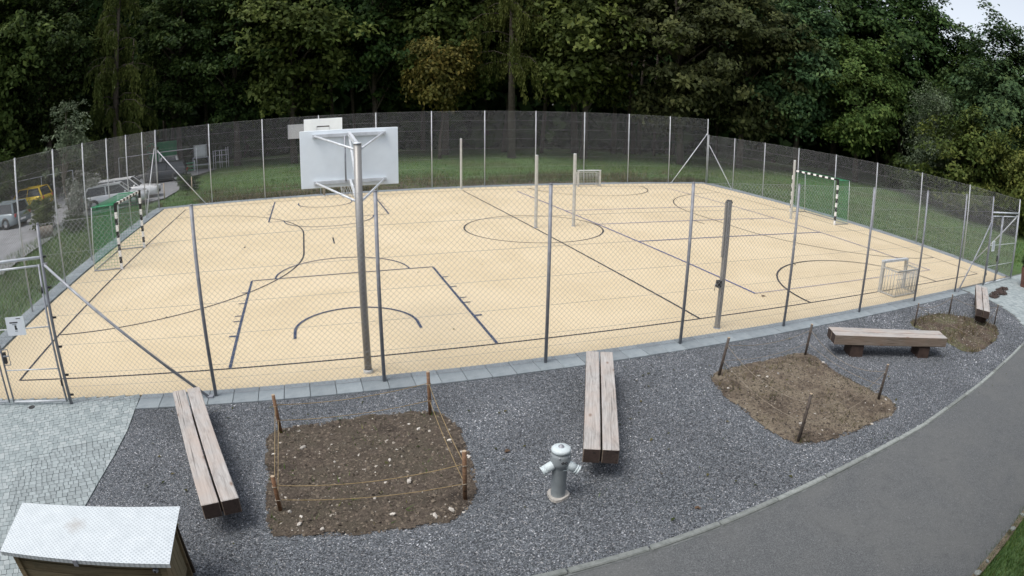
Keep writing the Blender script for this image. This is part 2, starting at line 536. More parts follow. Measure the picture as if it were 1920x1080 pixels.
M['bark_pale'] = mat_soil('pale_bark', (0.13, 0.11, 0.085), (0.20, 0.175, 0.14), (0.26, 0.235, 0.20))
M['rubber'] = plain('tyre_rubber', (0.015, 0.015, 0.016), 0.8, 0, 0.2, 9)
M['glass'] = plain('car_glass', (0.018, 0.022, 0.026), 0.08, 0, 0.1, 2)
M['chrome'] = plain('rim_metal', (0.42, 0.43, 0.45), 0.35, 0.6, 0.1, 8)
M['lamp_red'] = plain('red_lamp', (0.42, 0.02, 0.02), 0.25, 0, 0.1, 9)
M['lamp_clear'] = plain('clear_lamp', (0.70, 0.72, 0.74), 0.15, 0, 0.1, 9)
M['plastic_dark'] = plain('dark_plastic', (0.03, 0.031, 0.033), 0.6, 0, 0.15, 9)
M['tank_white'] = plain('tank_plastic', (0.52, 0.55, 0.56), 0.5, 0, 0.1, 4)
M['sign'] = plain('sign_plate', (0.80, 0.84, 0.88), 0.4, 0, 0.04, 3)
M['ink'] = plain('sign_ink', (0.05, 0.05, 0.055), 0.6, 0, 0.1, 9)
M['mesh_panel'] = plain('grey_perforated_panel', (0.34, 0.36, 0.38), 0.6, 0, 0.35, 40)
M['mulch'] = plain('dark_mulch', (0.05, 0.035, 0.03), 0.95, 0, 0.4, 20)
M['dry_leaf'] = plain('brown_leaf', (0.10, 0.06, 0.035), 0.8, 0, 0.3, 20)
M['planter'] = plain('brown_planter', (0.11, 0.05, 0.035), 0.7, 0, 0.2, 5)
M['log'] = plain('log_wood', (0.26, 0.20, 0.17), 0.85, 0, 0.25, 6)

# ------------------------------------------------------------------ the setting
def structure(name, mb_or_me, mats=None):
    o = mb_or_me.build(name, mats) if isinstance(mb_or_me, MB) else link_mesh(name, mb_or_me)
    o['kind'] = 'structure'
    return o

def in_poly(px, py, poly):
    """vectorised point in polygon"""
    px = np.asarray(px); py = np.asarray(py)
    ins = np.zeros(px.shape, bool)
    n = len(poly)
    for i in range(n):
        x1, y1 = poly[i]; x2, y2 = poly[(i + 1) % n]
        c = ((y1 > py) != (y2 > py))
        with np.errstate(divide='ignore', invalid='ignore'):
            xi = (x2 - x1) * (py - y1) / (y2 - y1 + 1e-12) + x1
        ins ^= c & (px < xi)
    return ins

def smooth_closed(pts, rep=2):
    for _ in range(rep):
        out = []
        for i in range(len(pts)):
            a, b = pts[i], pts[(i + 1) % len(pts)]
            out += [(a[0] * .75 + b[0] * .25, a[1] * .75 + b[1] * .25), (a[0] * .25 + b[0] * .75, a[1] * .25 + b[1] * .75)]
        pts = out
    return pts

NEAR_Y, FAR_Y = -1.09, 21.47
LEFT_X = -15.735
def right_x(y): return 15.65 + (y - NEAR_Y) / (FAR_Y - NEAR_Y) * 0.35

# meadow ground to the horizon, gently uneven away from the court
def ground_height(x, y):
    d = max(0.0, max(-(x + 17.5), x - 18.0, y - 23.5))
    d = max(0.0, d) if y > -1.5 else 0.0
    k = min(1.0, d / 5.0) * (0.3 if x < -17.5 else 1.0)
    return -0.06 + k * (0.18 * noise.noise(Vector((x * 0.11, y * 0.11, 3.1))) + 0.05 * noise.noise(Vector((x * .5, y * .5, 8.))))
gx = np.concatenate([[-900, -300, -120], np.arange(-70, 71, 1.4), [120, 300, 900]])
gy = np.concatenate([[-900, -300, -100, -40], np.arange(-16, 75, 1.4), [120, 300, 900]])
V = [(x, y, ground_height(x, y)) for y in gy for x in gx]
nx = len(gx)
F = [(j * nx + i, j * nx + i + 1, (j + 1) * nx + i + 1, (j + 1) * nx + i) for j in range(len(gy) - 1) for i in range(nx - 1)]
structure('ground', np_mesh('ground', V, F, M['ground'], smooth=True))

# court surface
structure('sports_court', MB().box((0.1, 10.16, -0.05), (30.96, 22.02, 0.1), 0), M['court'])

# marking lines, each stroke a sheet a little above the last
ZL = [0.004]
def nextz():
    ZL[0] += 0.0003
    return ZL[0]
def stroke(mb, pts, w=0.05, closed=False):
    pts = [Vector((p[0], p[1], 0)) for p in pts]
    n = len(pts); L = []; R = []
    for i, p in enumerate(pts):
        a = pts[(i - 1) % n] if (closed or i > 0) else p
        b = pts[(i + 1) % n] if (closed or i < n - 1) else p
        d = (b - a).normalized(); nn = Vector((-d.y, d.x, 0))
        L.append(p + nn * w / 2); R.append(p - nn * w / 2)
    z = nextz()
    vs_ = [(v.x, v.y, z) for v in L] + [(v.x, v.y, z) for v in R]
    fs = []
    for i in range(n if closed else n - 1):
        j = (i + 1) % n
        fs.append((n + i, n + j, j, i))
    mb.add(vs_, fs)
def arc(cx, cy, r, a0, a1, n=40):
    return [(cx + r * math.cos(a0 + (a1 - a0) * i / n), cy + r * math.sin(a0 + (a1 - a0) * i / n)) for i in range(n + 1)]
W = 20.14
hb = MB()
stroke(hb, [(-14, 0), (14, 0)]); stroke(hb, [(-14, W), (14, W)])
stroke(hb, [(-14, 0), (-14, W)], 0.06); stroke(hb, [(14, 0), (14, W)]); stroke(hb, [(0, 0), (0, W)], 0.06)
stroke(hb, arc(0, W / 2, 2.46, 0, 2 * PI, 72)[:-1], 0.06, True)
for sx, gy0 in ((-1, 10.04), (1, 9.9)):
    a = arc(sx * 14, gy0 - 1.5, 6, -PI / 2, 0 if sx < 0 else -PI, 30)
    b = arc(sx * 14, gy0 + 1.5, 6, 0 if sx < 0 else PI, PI / 2, 30)
    stroke(hb, a + b, 0.05)
    stroke(hb, [(sx * 7.0, gy0 - 0.5), (sx * 7.0, gy0 + 0.5)])
    stroke(hb, [(sx * 10.0, gy0 - 0.1), (sx * 10.0, gy0 + 0.1)])
structure('handball_lines', hb, M['line_black'])
bb = MB()
for s, y0 in ((1, 0), (-1, W)):
    for q in (-1, 1):
        stroke(bb, [(-6.98 + q * 2.44, y0 + s * 0.03), (-6.98 + q * 2.44, y0 + s * 5.74)], 0.06)
        for t, w in ((1.63, .08), (2.53, .05), (2.89, .05), (3.79, .05), (4.68, .05)):
            stroke(bb, [(-6.98 + q * 2.47, y0 + s * t), (-6.98 + q * 2.62, y0 + s * t)], w)
    stroke(bb, [(-9.42, y0 + s * 5.74), (-4.54, y0 + s * 5.74)], 0.05)
    stroke(bb, arc(-6.98, y0 + s * 5.74, 1.8, 0, s * PI, 36))
    stroke(bb, [(-5.73, y0 + s * 1.2)] + arc(-6.98, y0 + s * 1.575, 1.25, 0, s * PI, 36) + [(-8.23, y0 + s * 1.2)], 0.06)
structure('basketball_lines', bb, M['line_grey'])
vb = MB()
stroke(vb, [(2.55, 1.1), (11.55, 1.1), (11.55, 19.1), (2.55, 19.1)], 0.05, True)
for y in (7.1, 10.1, 13.1): stroke(vb, [(2.55, y), (11.55, y)])
structure('volleyball_lines', vb, M['line_blue'])
mg = MB()
stroke(mg, arc(6.9, 0, 3.36, 0, PI, 48)); stroke(mg, arc(6.9, W, 3.36, 0, -PI, 48))
structure('small_goal_lines', mg, M['line_black'])

# concrete edging slabs under the fences: each slab is a piece of its own
edging = structure('slab_edging', MB().box((0.1, FAR_Y + 0.02, -0.1), (31.9, 0.50, 0.16)).box((-15.75, 10.15, -0.1), (0.50, 22.0, 0.16))
                   .box((15.83, 10.15, -0.1), (0.58, 22.0, 0.16)).box((0.0, NEAR_Y - 0.03, -0.1), (21.9, 0.50, 0.16)), M['paver_dark'])
slab_me = MB().box((0, 0, 0), (0.412, 0.52, 0.12), 0, None, 0.006).mesh('slab', M['slab'])
slab_side_me = MB().box((0, 0, 0), (0.412, 0.56, 0.12), 0, None, 0.006).mesh('slab_side', M['slab'])
def put_slab(me, x, y, rz):
    o = link_mesh('slab', me, edging, (x, y, -0.045 + random.uniform(-.003, .003)), (0, 0, rz + random.uniform(-.004, .004)))
for i in range(51): put_slab(slab_me, -10.72 + i * .42, NEAR_Y - 0.03, 0)
for i in range(76): put_slab(slab_me, -15.75 + i * .42, FAR_Y + 0.02, 0)
for i in range(52):
    put_slab(slab_side_me, LEFT_X - 0.01, -0.55 + i * 0.42, PI / 2)
    y = -0.55 + i * 0.42
    put_slab(slab_side_me, right_x(y) + 0.02, y, PI / 2 - 0.0155)

# gravel area between court and path
LEFT_EDGE = [(-10.93, -1.36), (-10.90, -2.1), (-10.94, -2.8), (-11.02, -3.5), (-11.10, -4.2), (-11.22, -5.0), (-11.40, -6.0)]
RIGHT_EDGE = [(8.7, -5.05), (9.4, -4.39), (10.0, -3.75), (10.5, -2.95), (10.68, -2.2), (10.6, -1.37)]
KERB = [(-11.4, -5.98), (-9.0, -6.0), (-6.0, -6.0), (-4.5, -5.985), (-3.4, -5.94), (-2.0, -5.87), (-0.7, -5.81), (0.5, -5.77), (2.3, -5.63), (4.2, -5.46), (6.3, -5.22), (7.9, -5.03), (9.6, -4.78), (12, -4.35), (16, -3.4), (22, -1.4), (30, 2.2)]
GRAVEL = LEFT_EDGE[::-1] + RIGHT_EDGE[::-1] + [p for p in KERB if p[0] < 8.5][::-1][:-1]
structure('gravel_ground', MB().poly(GRAVEL, -0.014), M['gravel_base'])

BED1 = [(-8.68, -2.34), (-8.66, -3.2), (-8.64, -3.9), (-8.63, -4.70), (-8.38, -4.80), (-8.0, -4.84), (-7.49, -4.87), (-6.95, -4.88), (-6.49, -4.83), (-6.23, -4.55), (-6.06, -3.95), (-6.0, -3.31), (-6.0, -2.41), (-6.3, -2.2), (-6.9, -2.14), (-7.39, -2.18), (-8.1, -2.24)]
BED2 = [(-1.5, -2.36), (-0.41, -2.40), (0.6, -2.30), (1.06, -2.5), (0.92, -3.06), (0.88, -3.75), (0.94, -4.3), (1.0, -4.9), (0.75, -5.18), (-0.19, -5.2), (-1.08, -5.2), (-1.65, -5.08), (-1.86, -4.72), (-1.8, -4.18), (-1.82, -3.56), (-1.72, -2.89)]
BED3 = [(5.05, -2.28), (5.64, -2.1), (6.77, -2.05), (7.31, -2.35), (7.7, -2.7), (8.1, -3.1), (8.25, -3.55), (8.1, -3.9), (7.3, -4.3), (6.2, -4.46), (5.12, -4.5), (5.0, -4.1), (5.1, -3.4)]
def soil_bed(name, outline, mat, seed, amp):
    """a bed of dug soil: an uneven sheet of small facets with a ragged edge"""
    out = smooth_closed(outline)
    xs = [p[0] for p in out]; ys = [p[1] for p in out]
    st = 0.035
    X = np.arange(min(xs) - .1, max(xs) + .1, st); Y = np.arange(min(ys) - .1, max(ys) + .1, st)
    gxx, gyy = np.meshgrid(X, Y)
    jx = gxx + np.array([[0.09 * noise.noise(Vector((x * 3.1, y * 3.1, seed))) for x in X] for y in Y])
    jy = gyy + np.array([[0.09 * noise.noise(Vector((x * 3.1, y * 3.1, seed + 9))) for x in X] for y in Y])
    ins = in_poly(jx, jy, out)
    depth = ins.astype(float)
    for _ in range(5):                                   # soft falloff to the rim
        p = np.pad(depth, 1, mode='edge')
        depth = (p[1:-1, 1:-1] * 2 + p[:-2, 1:-1] + p[2:, 1:-1] + p[1:-1, :-2] + p[1:-1, 2:]) / 6 * ins
    rng = np.random.default_rng(int(seed))
    h = np.array([[noise.fractal(Vector((x * 5, y * 5, seed)), 0.9, 2.1, 5) for x in X] for y in Y])
    z = -0.012 + depth * (0.012 + amp * h) + depth * rng.uniform(0, 0.014, h.shape)
    idx = -np.ones(ins.shape, int); idx[ins] = np.arange(ins.sum())
    V = np.stack([gxx[ins] + rng.uniform(-.008, .008, ins.sum()), gyy[ins] + rng.uniform(-.008, .008, ins.sum()), z[ins]], 1)
    q = ins[:-1, :-1] & ins[1:, :-1] & ins[:-1, 1:] & ins[1:, 1:]
    F = np.stack([idx[:-1, :-1][q], idx[:-1, 1:][q], idx[1:, 1:][q], idx[1:, :-1][q]], 1)
    o = structure(name, np_mesh(name, V, F, mat))
    return o, out, (X, Y, z, ins)

def soil_z(info, x, y):
    X, Y, z, ins = info
    i = int(np.clip(round((x - X[0]) / (X[1] - X[0])), 0, len(X) - 1)); j = int(np.clip(round((y - Y[0]) / (Y[1] - Y[0])), 0, len(Y) - 1))
    return float(z[j, i]) if ins[j, i] else -0.012

# loose stones: low octahedra scattered by the thousand
OCT_V = np.array([(1, 0, 0), (-1, 0, 0), (0, 1, 0), (0, -1, 0), (0, 0, 1), (0, 0, -1)], float)
OCT_F = np.array([(0, 2, 4), (2, 1, 4), (1, 3, 4), (3, 0, 4), (2, 0, 5), (1, 2, 5), (3, 1, 5), (0, 3, 5)])
def scatter_stones(name, P, size, rng, mat, flat=0.6, tint=None, top_only=True):
    n = len(P)
    s = size[:, None, None] * rng.uniform(0.6, 1.3, (n, 1, 3)) * np.array([1, 1, flat])
    v = OCT_V[None] * s + rng.uniform(-.25, .25, (n, 6, 3)) * s
    a = rng.uniform(0, 2 * PI, n); t = rng.uniform(-.6, .6, n)
    ca, sa, ct, st_ = np.cos(a)[:, None], np.sin(a)[:, None], np.cos(t)[:, None], np.sin(t)[:, None]
    x, y, z = v[..., 0], v[..., 1] * ct - v[..., 2] * st_, v[..., 1] * st_ + v[..., 2] * ct
    v = np.stack([x * ca - y * sa, x * sa + y * ca, z], -1) + P[:, None, :]
    fcs = OCT_F[:4]
    F = (fcs[None] + 6 * np.arange(n)[:, None, None]).reshape(-1, 3)
    tint = rng.random(n) if tint is None else tint
    return np_mesh(name, v.reshape(-1, 3), F, mat, np.repeat(tint, len(fcs)))

rng = np.random.default_rng(5)
def gravel_points(n, x0, x1, y0, y1):
    x = rng.uniform(x0, x1, n); y = rng.uniform(y0, y1, n)
    ok = in_poly(x, y, GRAVEL)
    for b in (BED1, BED2, BED3): ok &= ~in_poly(x + rng.normal(0, .10, n), y + rng.normal(0, .10, n), b)
    return x[ok], y[ok]
xa, ya = gravel_points(165000, -11.4, -3.0, -6.0, -1.3)
xb, yb = gravel_points(90000, -3.0, 4.0, -6.0, -1.3)
xc, yc = gravel_points(26000, 4.0, 11.0, -6.0, -1.3)
gxs = np.concatenate([xa, xb, xc]); gys = np.concatenate([ya, yb, yc])
gs = np.concatenate([rng.uniform(.006, .0125, len(xa)), rng.uniform(.0075, .014, len(xb)), rng.uniform(.014, .024, len(xc))])
gp = np.stack([gxs, gys, -0.014 + rng.uniform(-.004, .008, len(gxs))], 1)
tn = np.clip(rng.beta(1.7, 2.3, len(gxs)) + 0.20 * np.array([noise.noise(Vector((x * .9, y * .9, 1.))) for x, y in zip(gxs, gys)]), 0, 1)
gravel = link_mesh('gravel', scatter_stones('gravel', gp, gs, rng, M['gravel'], 0.65, tn))
gravel['kind'] = 'stuff'

BEDS = []
for nm, ol, mt, sd_, amp in (('soil_bed', BED1, M['soil_dark'], 11, .018), ('soil_bed', BED2, M['soil_pale'], 23, .013), ('soil_bed', BED3, M['soil_red'], 31, .016)):
    o, out, info = soil_bed(nm, ol, mt, sd_, amp)
    BEDS.append((o, out, info))
    xs = [p[0] for p in out]; ys = [p[1] for p in out]
    n = 14000
    x = rng.uniform(min(xs), max(xs), n); y = rng.uniform(min(ys), max(ys), n)
    k = in_poly(x, y, out); x, y = x[k], y[k]
    sz = 0.006 + 0.024 * rng.random(len(x)) ** 5
    P = np.stack([x, y, [soil_z(info, a, b) for a, b in zip(x, y)]], 1)
    c = link_mesh('soil_clods', scatter_stones('soil_clods', P, sz, rng, M['clod'], .7), o)
    c['kind'] = 'stuff'
# the larger pale stones that lie on the first two beds
peb = []
for k in range(4):
    bm = bmesh.new(); bmesh.ops.create_icosphere(bm, subdivisions=1, radius=1)
    for v in bm.verts: v.co *= 1 + 0.28 * noise.noise(v.co * 1.3 + Vector((k * 7, 0, 0)))
    me = bpy.data.meshes.new('stone'); bm.to_mesh(me); bm.free(); me.materials.append(M['pebble']); peb.append(me)
for bi, spots in ((0, [(-8.15, -2.95, .05), (-6.55, -2.75, .05), (-7.05, -3.45, .034), (-6.9, -4.0, .05), (-7.35, -4.25, .034), (-7.2, -4.62, .042), (-8.35, -4.35, .04), (-8.0, -4.72, .042), (-8.25, -4.62, .038), (-6.2, -3.15, .042), (-6.12, -3.5, .038),  (-6.75, -4.75, .045), (-6.55, -4.7, .04), (-8.55, -3.05, .03), (-7.75, -3.35, .028)]),
                  (1, [(-0.62, -3.0, .04), (-0.75, -2.9, .04), (-0.35, -3.0, .035), (0.95, -2.95, .04), (-1.25, -4.6, .05), (-1.6, -3.1, .035), (-0.9, -3.3, .035), (0.85, -4.75, .035)])):
    o, out, info = BEDS[bi]
    for (x, y, r) in spots:
        s = link_mesh('stone', random.choice(peb), o, (x, y, soil_z(info, x, y) + r * .3), (random.random() * .5, random.random() * .5, random.random() * 6))
        s.scale = (r * random.uniform(.75, 1.15), r * .68, r * .5)

# paving on the left: bed of joint sand, single pavers by the box, one mesh for those further off
PAVED = [(-20, -0.84), (-10.97, -0.84)] + [(p[0] - .02, p[1]) for p in LEFT_EDGE] + [(-11.4, -6.02), (-20, -6.02)]
paving = structure('paving', MB().poly(PAVED[::-1], -0.012), M['paver_dark'])
pang = math.radians(19)
ca, sa = math.cos(pang), math.sin(pang)
def clip_poly(poly, a, b):
    """keep the part of poly left of the line a->b"""
    out = []
    side = lambda p: (b[0] - a[0]) * (p[1] - a[1]) - (b[1] - a[1]) * (p[0] - a[0])
    for i in range(len(poly)):
        p, q = poly[i], poly[(i + 1) % len(poly)]
        sp, sq = side(p), side(q)
        if sp >= 0: out.append(p)
        if sp * sq < 0:
            t_ = sp / (sp - sq); out.append((p[0] + (q[0] - p[0]) * t_, p[1] + (q[1] - p[1]) * t_))
    return out
PV_L = (.084, .105, .105, .126)
RH = .092
cells = []
v = -12.0; ri = 0
while v < 14:
    u = -26 + (ri * 0.047) % 0.1 + random.uniform(0, .03)
    while u < -2:
        L = random.choice(PV_L)
        uc, vc = u + L / 2, v + RH / 2
        x, y = uc * ca - vc * sa, uc * sa + vc * ca
        u += L
        if -15.4 < x < -10.8 and -6.0 < y < -0.86: cells.append((x, y, L))
    v += RH; ri += 1
EDGE_DOWN = LEFT_EDGE[:]
def corners(x, y, L):
    return [(x + a_ * ca - b_ * sa, y + a_ * sa + b_ * ca) for a_, b_ in ((-L / 2 + .003, -RH / 2 + .003), (L / 2 - .003, -RH / 2 + .003), (L / 2 - .003, RH / 2 - .003), (-L / 2 + .003, RH / 2 - .003))]
whole, cut = [], []
for (x, y, L) in cells:
    cc = corners(x, y, L)
    xe = [float(np.interp(-p[1], [-q[1] for q in EDGE_DOWN], [q[0] for q in EDGE_DOWN])) for p in cc]
    ins_ = [p[0] < e - .01 for p, e in zip(cc, xe)]
    if all(ins_): whole.append((x, y, L))
    elif any(ins_):
        k_ = max(j for j in range(len(EDGE_DOWN)) if -EDGE_DOWN[j][1] <= max(-y, 1.36)); k_ = min(k_, len(EDGE_DOWN) - 2)
        a_, b_ = EDGE_DOWN[k_ + 1], EDGE_DOWN[k_]
        c_ = clip_poly(cc, (a_[0] - .01, a_[1]), (b_[0] - .01, b_[1]))
        if len(c_) > 2: cut.append(c_)
whole.sort(key=lambda c: (c[0] + 11.2) ** 2 + (c[1] + 3.6) ** 2 * 1.3 + (50 if c[1] < -5.3 else 0))
pav_me = {L: MB().box((0, 0, 0), (L - .006, RH - .006, .05), 0, None, .005).mesh('paver', M['paver']) for L in set(PV_L)}
for (x, y, L) in whole[:285]:
    link_mesh('paver', pav_me[L], paving, (x, y, -0.023 + random.uniform(-.002, .0025)), (random.uniform(-.01, .01), random.uniform(-.01, .01), pang + random.uniform(-.015, .015)))
NP = []; NF = []; NT = []
rng0 = np.random.default_rng(41)
def prism(poly, top):
    b = len(NP); n_ = len(poly)
    NP.extend([(p[0], p[1], top) for p in poly]); NP.extend([(p[0], p[1], top - .02) for p in poly])
    fs_ = [[b + j for j in range(n_)]] + [[b + j, b + n_ + j, b + n_ + (j + 1) % n_, b + (j + 1) % n_] for j in range(n_)]
    NF.extend(fs_); NT.extend([rng0.random()] * len(fs_))
for (x, y, L) in whole[285:]: prism(corners(x, y, L), .002 + random.uniform(-.002, .0025))
for c_ in cut: prism(c_, .002)
me_ = bpy.data.meshes.new('pavers'); me_.from_pydata(NP, [], NF); me_.materials.append(M['paver_tint'])
at_ = me_.attributes.new('tint', 'FLOAT', 'FACE'); at_.data.foreach_set('value', np.array(NT, np.float32))
r_ = link_mesh('pavers', me_, paving); r_['kind'] = 'stuff'

# paving on the right, beyond the gravel
PAVR = [(10.62, -1.37)] + [(p[0] + .02, p[1]) for p in RIGHT_EDGE[::-1]] + [(8.75, -5.0), (12, -4.5), (16, -3.55), (18, -2.9), (18, -0.84), (10.62, -0.84)]
pavr = structure('paving', MB().poly(PAVR[::-1], -0.012), M['paver_dark'])
rr = MB()
ri = 0
y = -5.0
while y < -0.85:
    x = 8.6 + (ri * .093) % .2
    while x < 18:
        L = random.choice((.142, .17, .21))
        rr.box((x + L / 2, y, -0.03 + random.uniform(-.002, .002)), (L - .006, .136, .06), 0)
        x += L
    y += .142; ri += 1
keep = MB()
cs = np.array([np.mean(rr.v[i * 8:(i + 1) * 8], axis=0) for i in range(len(rr.v) // 8)])
okr = in_poly(cs[:, 0], cs[:, 1], [(10.7, -0.9)] + [(p[0] + .1, p[1]) for p in RIGHT_EDGE[::-1]] + [(8.95, -5.0), (12, -4.6), (18, -3.0), (18, -0.9)])
base_f = [(0, 1, 3, 2), (4, 6, 7, 5), (0, 4, 5, 1), (2, 3, 7, 6), (0, 2, 6, 4), (1, 5, 7, 3)]
for i in np.nonzero(okr)[0]: keep.add(rr.v[i * 8:(i + 1) * 8], base_f)
k_ = link_mesh('pavers', keep.mesh('pavers', M['paver_tint']), pavr)
at_ = k_.data.attributes.new('tint', 'FLOAT', 'FACE'); at_.data.foreach_set('value', np.repeat(rng.random(len(keep.f) // 6), 6).astype(np.float32))
k_; k_['kind'] = 'stuff'

# asphalt path with a line of kerb stones
def offset(pts, d):
    out = []
    for i, p in enumerate(pts):
        a = pts[max(i - 1, 0)]; b = pts[min(i + 1, len(pts) - 1)]
        t = Vector((b[0] - a[0], b[1] - a[1])).normalized()
        out.append((p[0] - t.y * d, p[1] + t.x * d))
    return out
KL = [(-24, -5.6), (-14, -5.95)] + KERB
path_top = offset(KL, -0.05); path_low = [(-24, -8.4), (-14, -8.7), (-8, -8.78), (-4, -8.74), (-1.9, -8.69), (-0.5, -8.61), (0.3, -8.55), (4, -8.1), (8, -7.5), (13, -6.4), (18, -4.9), (24, -2.6), (32, 1.2)]
structure('asphalt_path', MB().poly(path_low + path_top[::-1], -0.022), M['asphalt'])
kerb = structure('path_kerb', MB().poly(offset(KERB, -0.07) + offset(KERB, 0.06)[::-1], -0.018), M['paver_dark'])
kerb_me = MB().box((0, 0, 0), (0.93, 0.085, 0.12), 0, None, 0.014).mesh('kerb_stone', M['kerb'])
dist_ = [0.0]
for a, b in zip(KERB[:-1], KERB[1:]): dist_.append(dist_[-1] + math.dist(a, b))
s = 0.5
while s < min(dist_[-1], 24):
    i = max(j for j in range(len(dist_)) if dist_[j] <= s)
    a, b = KERB[i], KERB[i + 1]; t = (s - dist_[i]) / (dist_[i + 1] - dist_[i])
    link_mesh('kerb_stone', kerb_me, kerb, (a[0] + (b[0] - a[0]) * t, a[1] + (b[1] - a[1]) * t, -0.050 + random.uniform(-.007, .006)), (random.uniform(-.06, .06), random.uniform(-.008, .008), math.atan2(b[1] - a[1], b[0] - a[0]) + random.uniform(-.01, .01)))
    s += 0.945
# stones along the lower edge of the path
edge2 = structure('grass_edging', MB().poly(offset(path_low[:10], -.10) + offset(path_low[:10], .0)[::-1], -0.019), M['soil_pale'])
em = []
for k in range(3):
    bm = bmesh.new(); bmesh.ops.create_icosphere(bm, subdivisions=1, radius=1)
    for v in bm.verts: v.co *= 1 + 0.3 * noise.noise(v.co * 1.4 + Vector((k * 9, 3, 0)))
    me = bpy.data.meshes.new('edge_stone'); bm.to_mesh(me); bm.free(); me.materials.append(M['kerb']); em.append(me)
x = -3.0
while x < 3.2:
    if random.random() < .45:
        yy = np.interp(x, [p[0] for p in path_low], [p[1] for p in path_low]) - .05
        o = link_mesh('edge_stone', random.choice(em), edge2, (x, yy, -0.01), (0, 0, random.random() * 3))
        r = random.uniform(.025, .055); o.scale = (r * 1.4, r, r * .6)
    x += random.uniform(.1, .17)

DS = [(-14.5, 21.9), (-8, 21.85), (0, 21.85), (9, 21.85), (15, 21.9), (14, 22.5), (9.5, 23.0), (5, 23.6), (1, 25.2), (-4, 25.6), (-9, 25.0), (-12.5, 23.6)]
structure('dirt_strip', MB().poly(smooth_closed(DS), -0.035), M['soil_red'])
# lane and parking ground on the left beyond the fence
LANE = [(-19.6, 9.5), (-19.9, 12.0), (-20.0, 15.0), (-20.3, 18.0), (-20.9, 21), (-19.4, 22.3), (-16.4, 25.5), (-16.2, 29), (-17.5, 36), (-15.5, 43.2), (-20, 46), (-40, 44), (-46, 20), (-34, 8)]
structure('parking_lane', MB().poly(LANE, 0.03), M['road'])

# unseen building added behind the camera to hold the webcam and shade facing sides: plain rendered wall with windows and an eave
t = thing('shade_house', 'unseen building wall behind the camera, added to shade what faces it', 'building', (-6.0, -15.0, 0))
MB().box((0, 0, 2.6), (36, 8.0, 5.6)).build('wall', plain('shade_house_render', (0.36, 0.35, 0.34), 0.9, 0, 0.1, 1.5), t)
MB().box((0, 0, 5.53), (37, 9.0, 0.25)).build('roof', M['plastic_dark'], t)
for fl in (1.4, 4.1):
    for k in range(9):
        x = -16 + k * 4
        w_ = MB().box((x, 4.0, fl), (1.5, .06, 1.5)).build('window', M['glass'], t)
        MB().box((x, 4.03, fl - .8), (1.7, .14, .06)).build('sill', M['kerb'], w_)

# ------------------------------------------------------------------ chain-link fences
def chain_link(L, h0, h1, pitch=0.092, r=0.0021):
    """woven wires of one panel in its own X-Z plane: two families of diagonals as thin prisms"""
    H = h1 - h0
    segs = []
    for fam in (1, -1):
        n0, n1 = int(-H / pitch) - 1, int(L / pitch) + int(H / pitch) + 2
        for k in range(n0, n1):
            c = k * pitch
            if fam == 1: xa, xb = max(0.0, c), min(L, c + H)
            else: xa, xb = max(0.0, c - H), min(L, c)
            if xb - xa < 0.02: continue
            m = max(1, int((xb - xa) / 0.55))
            for i in range(m):
                x0 = xa + (xb - xa) * i / m; x1 = xa + (xb - xa) * (i + 1) / m
                z0, z1 = ((x0 - c, x1 - c) if fam == 1 else (c - x0, c - x1))
                segs.append((x0, z0 + h0, x1, z1 + h0, fam))
    S = np.array(segs)
    d = np.stack([S[:, 2] - S[:, 0], np.zeros(len(S)), S[:, 3] - S[:, 1]], 1)
    d /= np.linalg.norm(d, axis=1)[:, None]
    y = np.array([0, 1.0, 0]); nz = np.cross(d, y)
    V = []
    off = (S[:, 4] * r * 0.9)[:, None] * y
    A = np.stack([S[:, 0], np.zeros(len(S)), S[:, 1]], 1) + off; B = np.stack([S[:, 2], np.zeros(len(S)), S[:, 3]], 1) + off
    for P in (A, B):
        for a in (0, 2 * PI / 3, 4 * PI / 3):
            V.append(P + r * (math.cos(a) * nz + math.sin(a) * y))
    V = np.stack(V, 1)
    F = np.array([(0, 1, 4, 3), (1, 2, 5, 4), (2, 0, 3, 5)])
    Fa = (F[None] + 6 * np.arange(len(S))[:, None, None]).reshape(-1, 4)
    return np_mesh('wire_mesh', V.reshape(-1, 3), Fa, M['wire'])

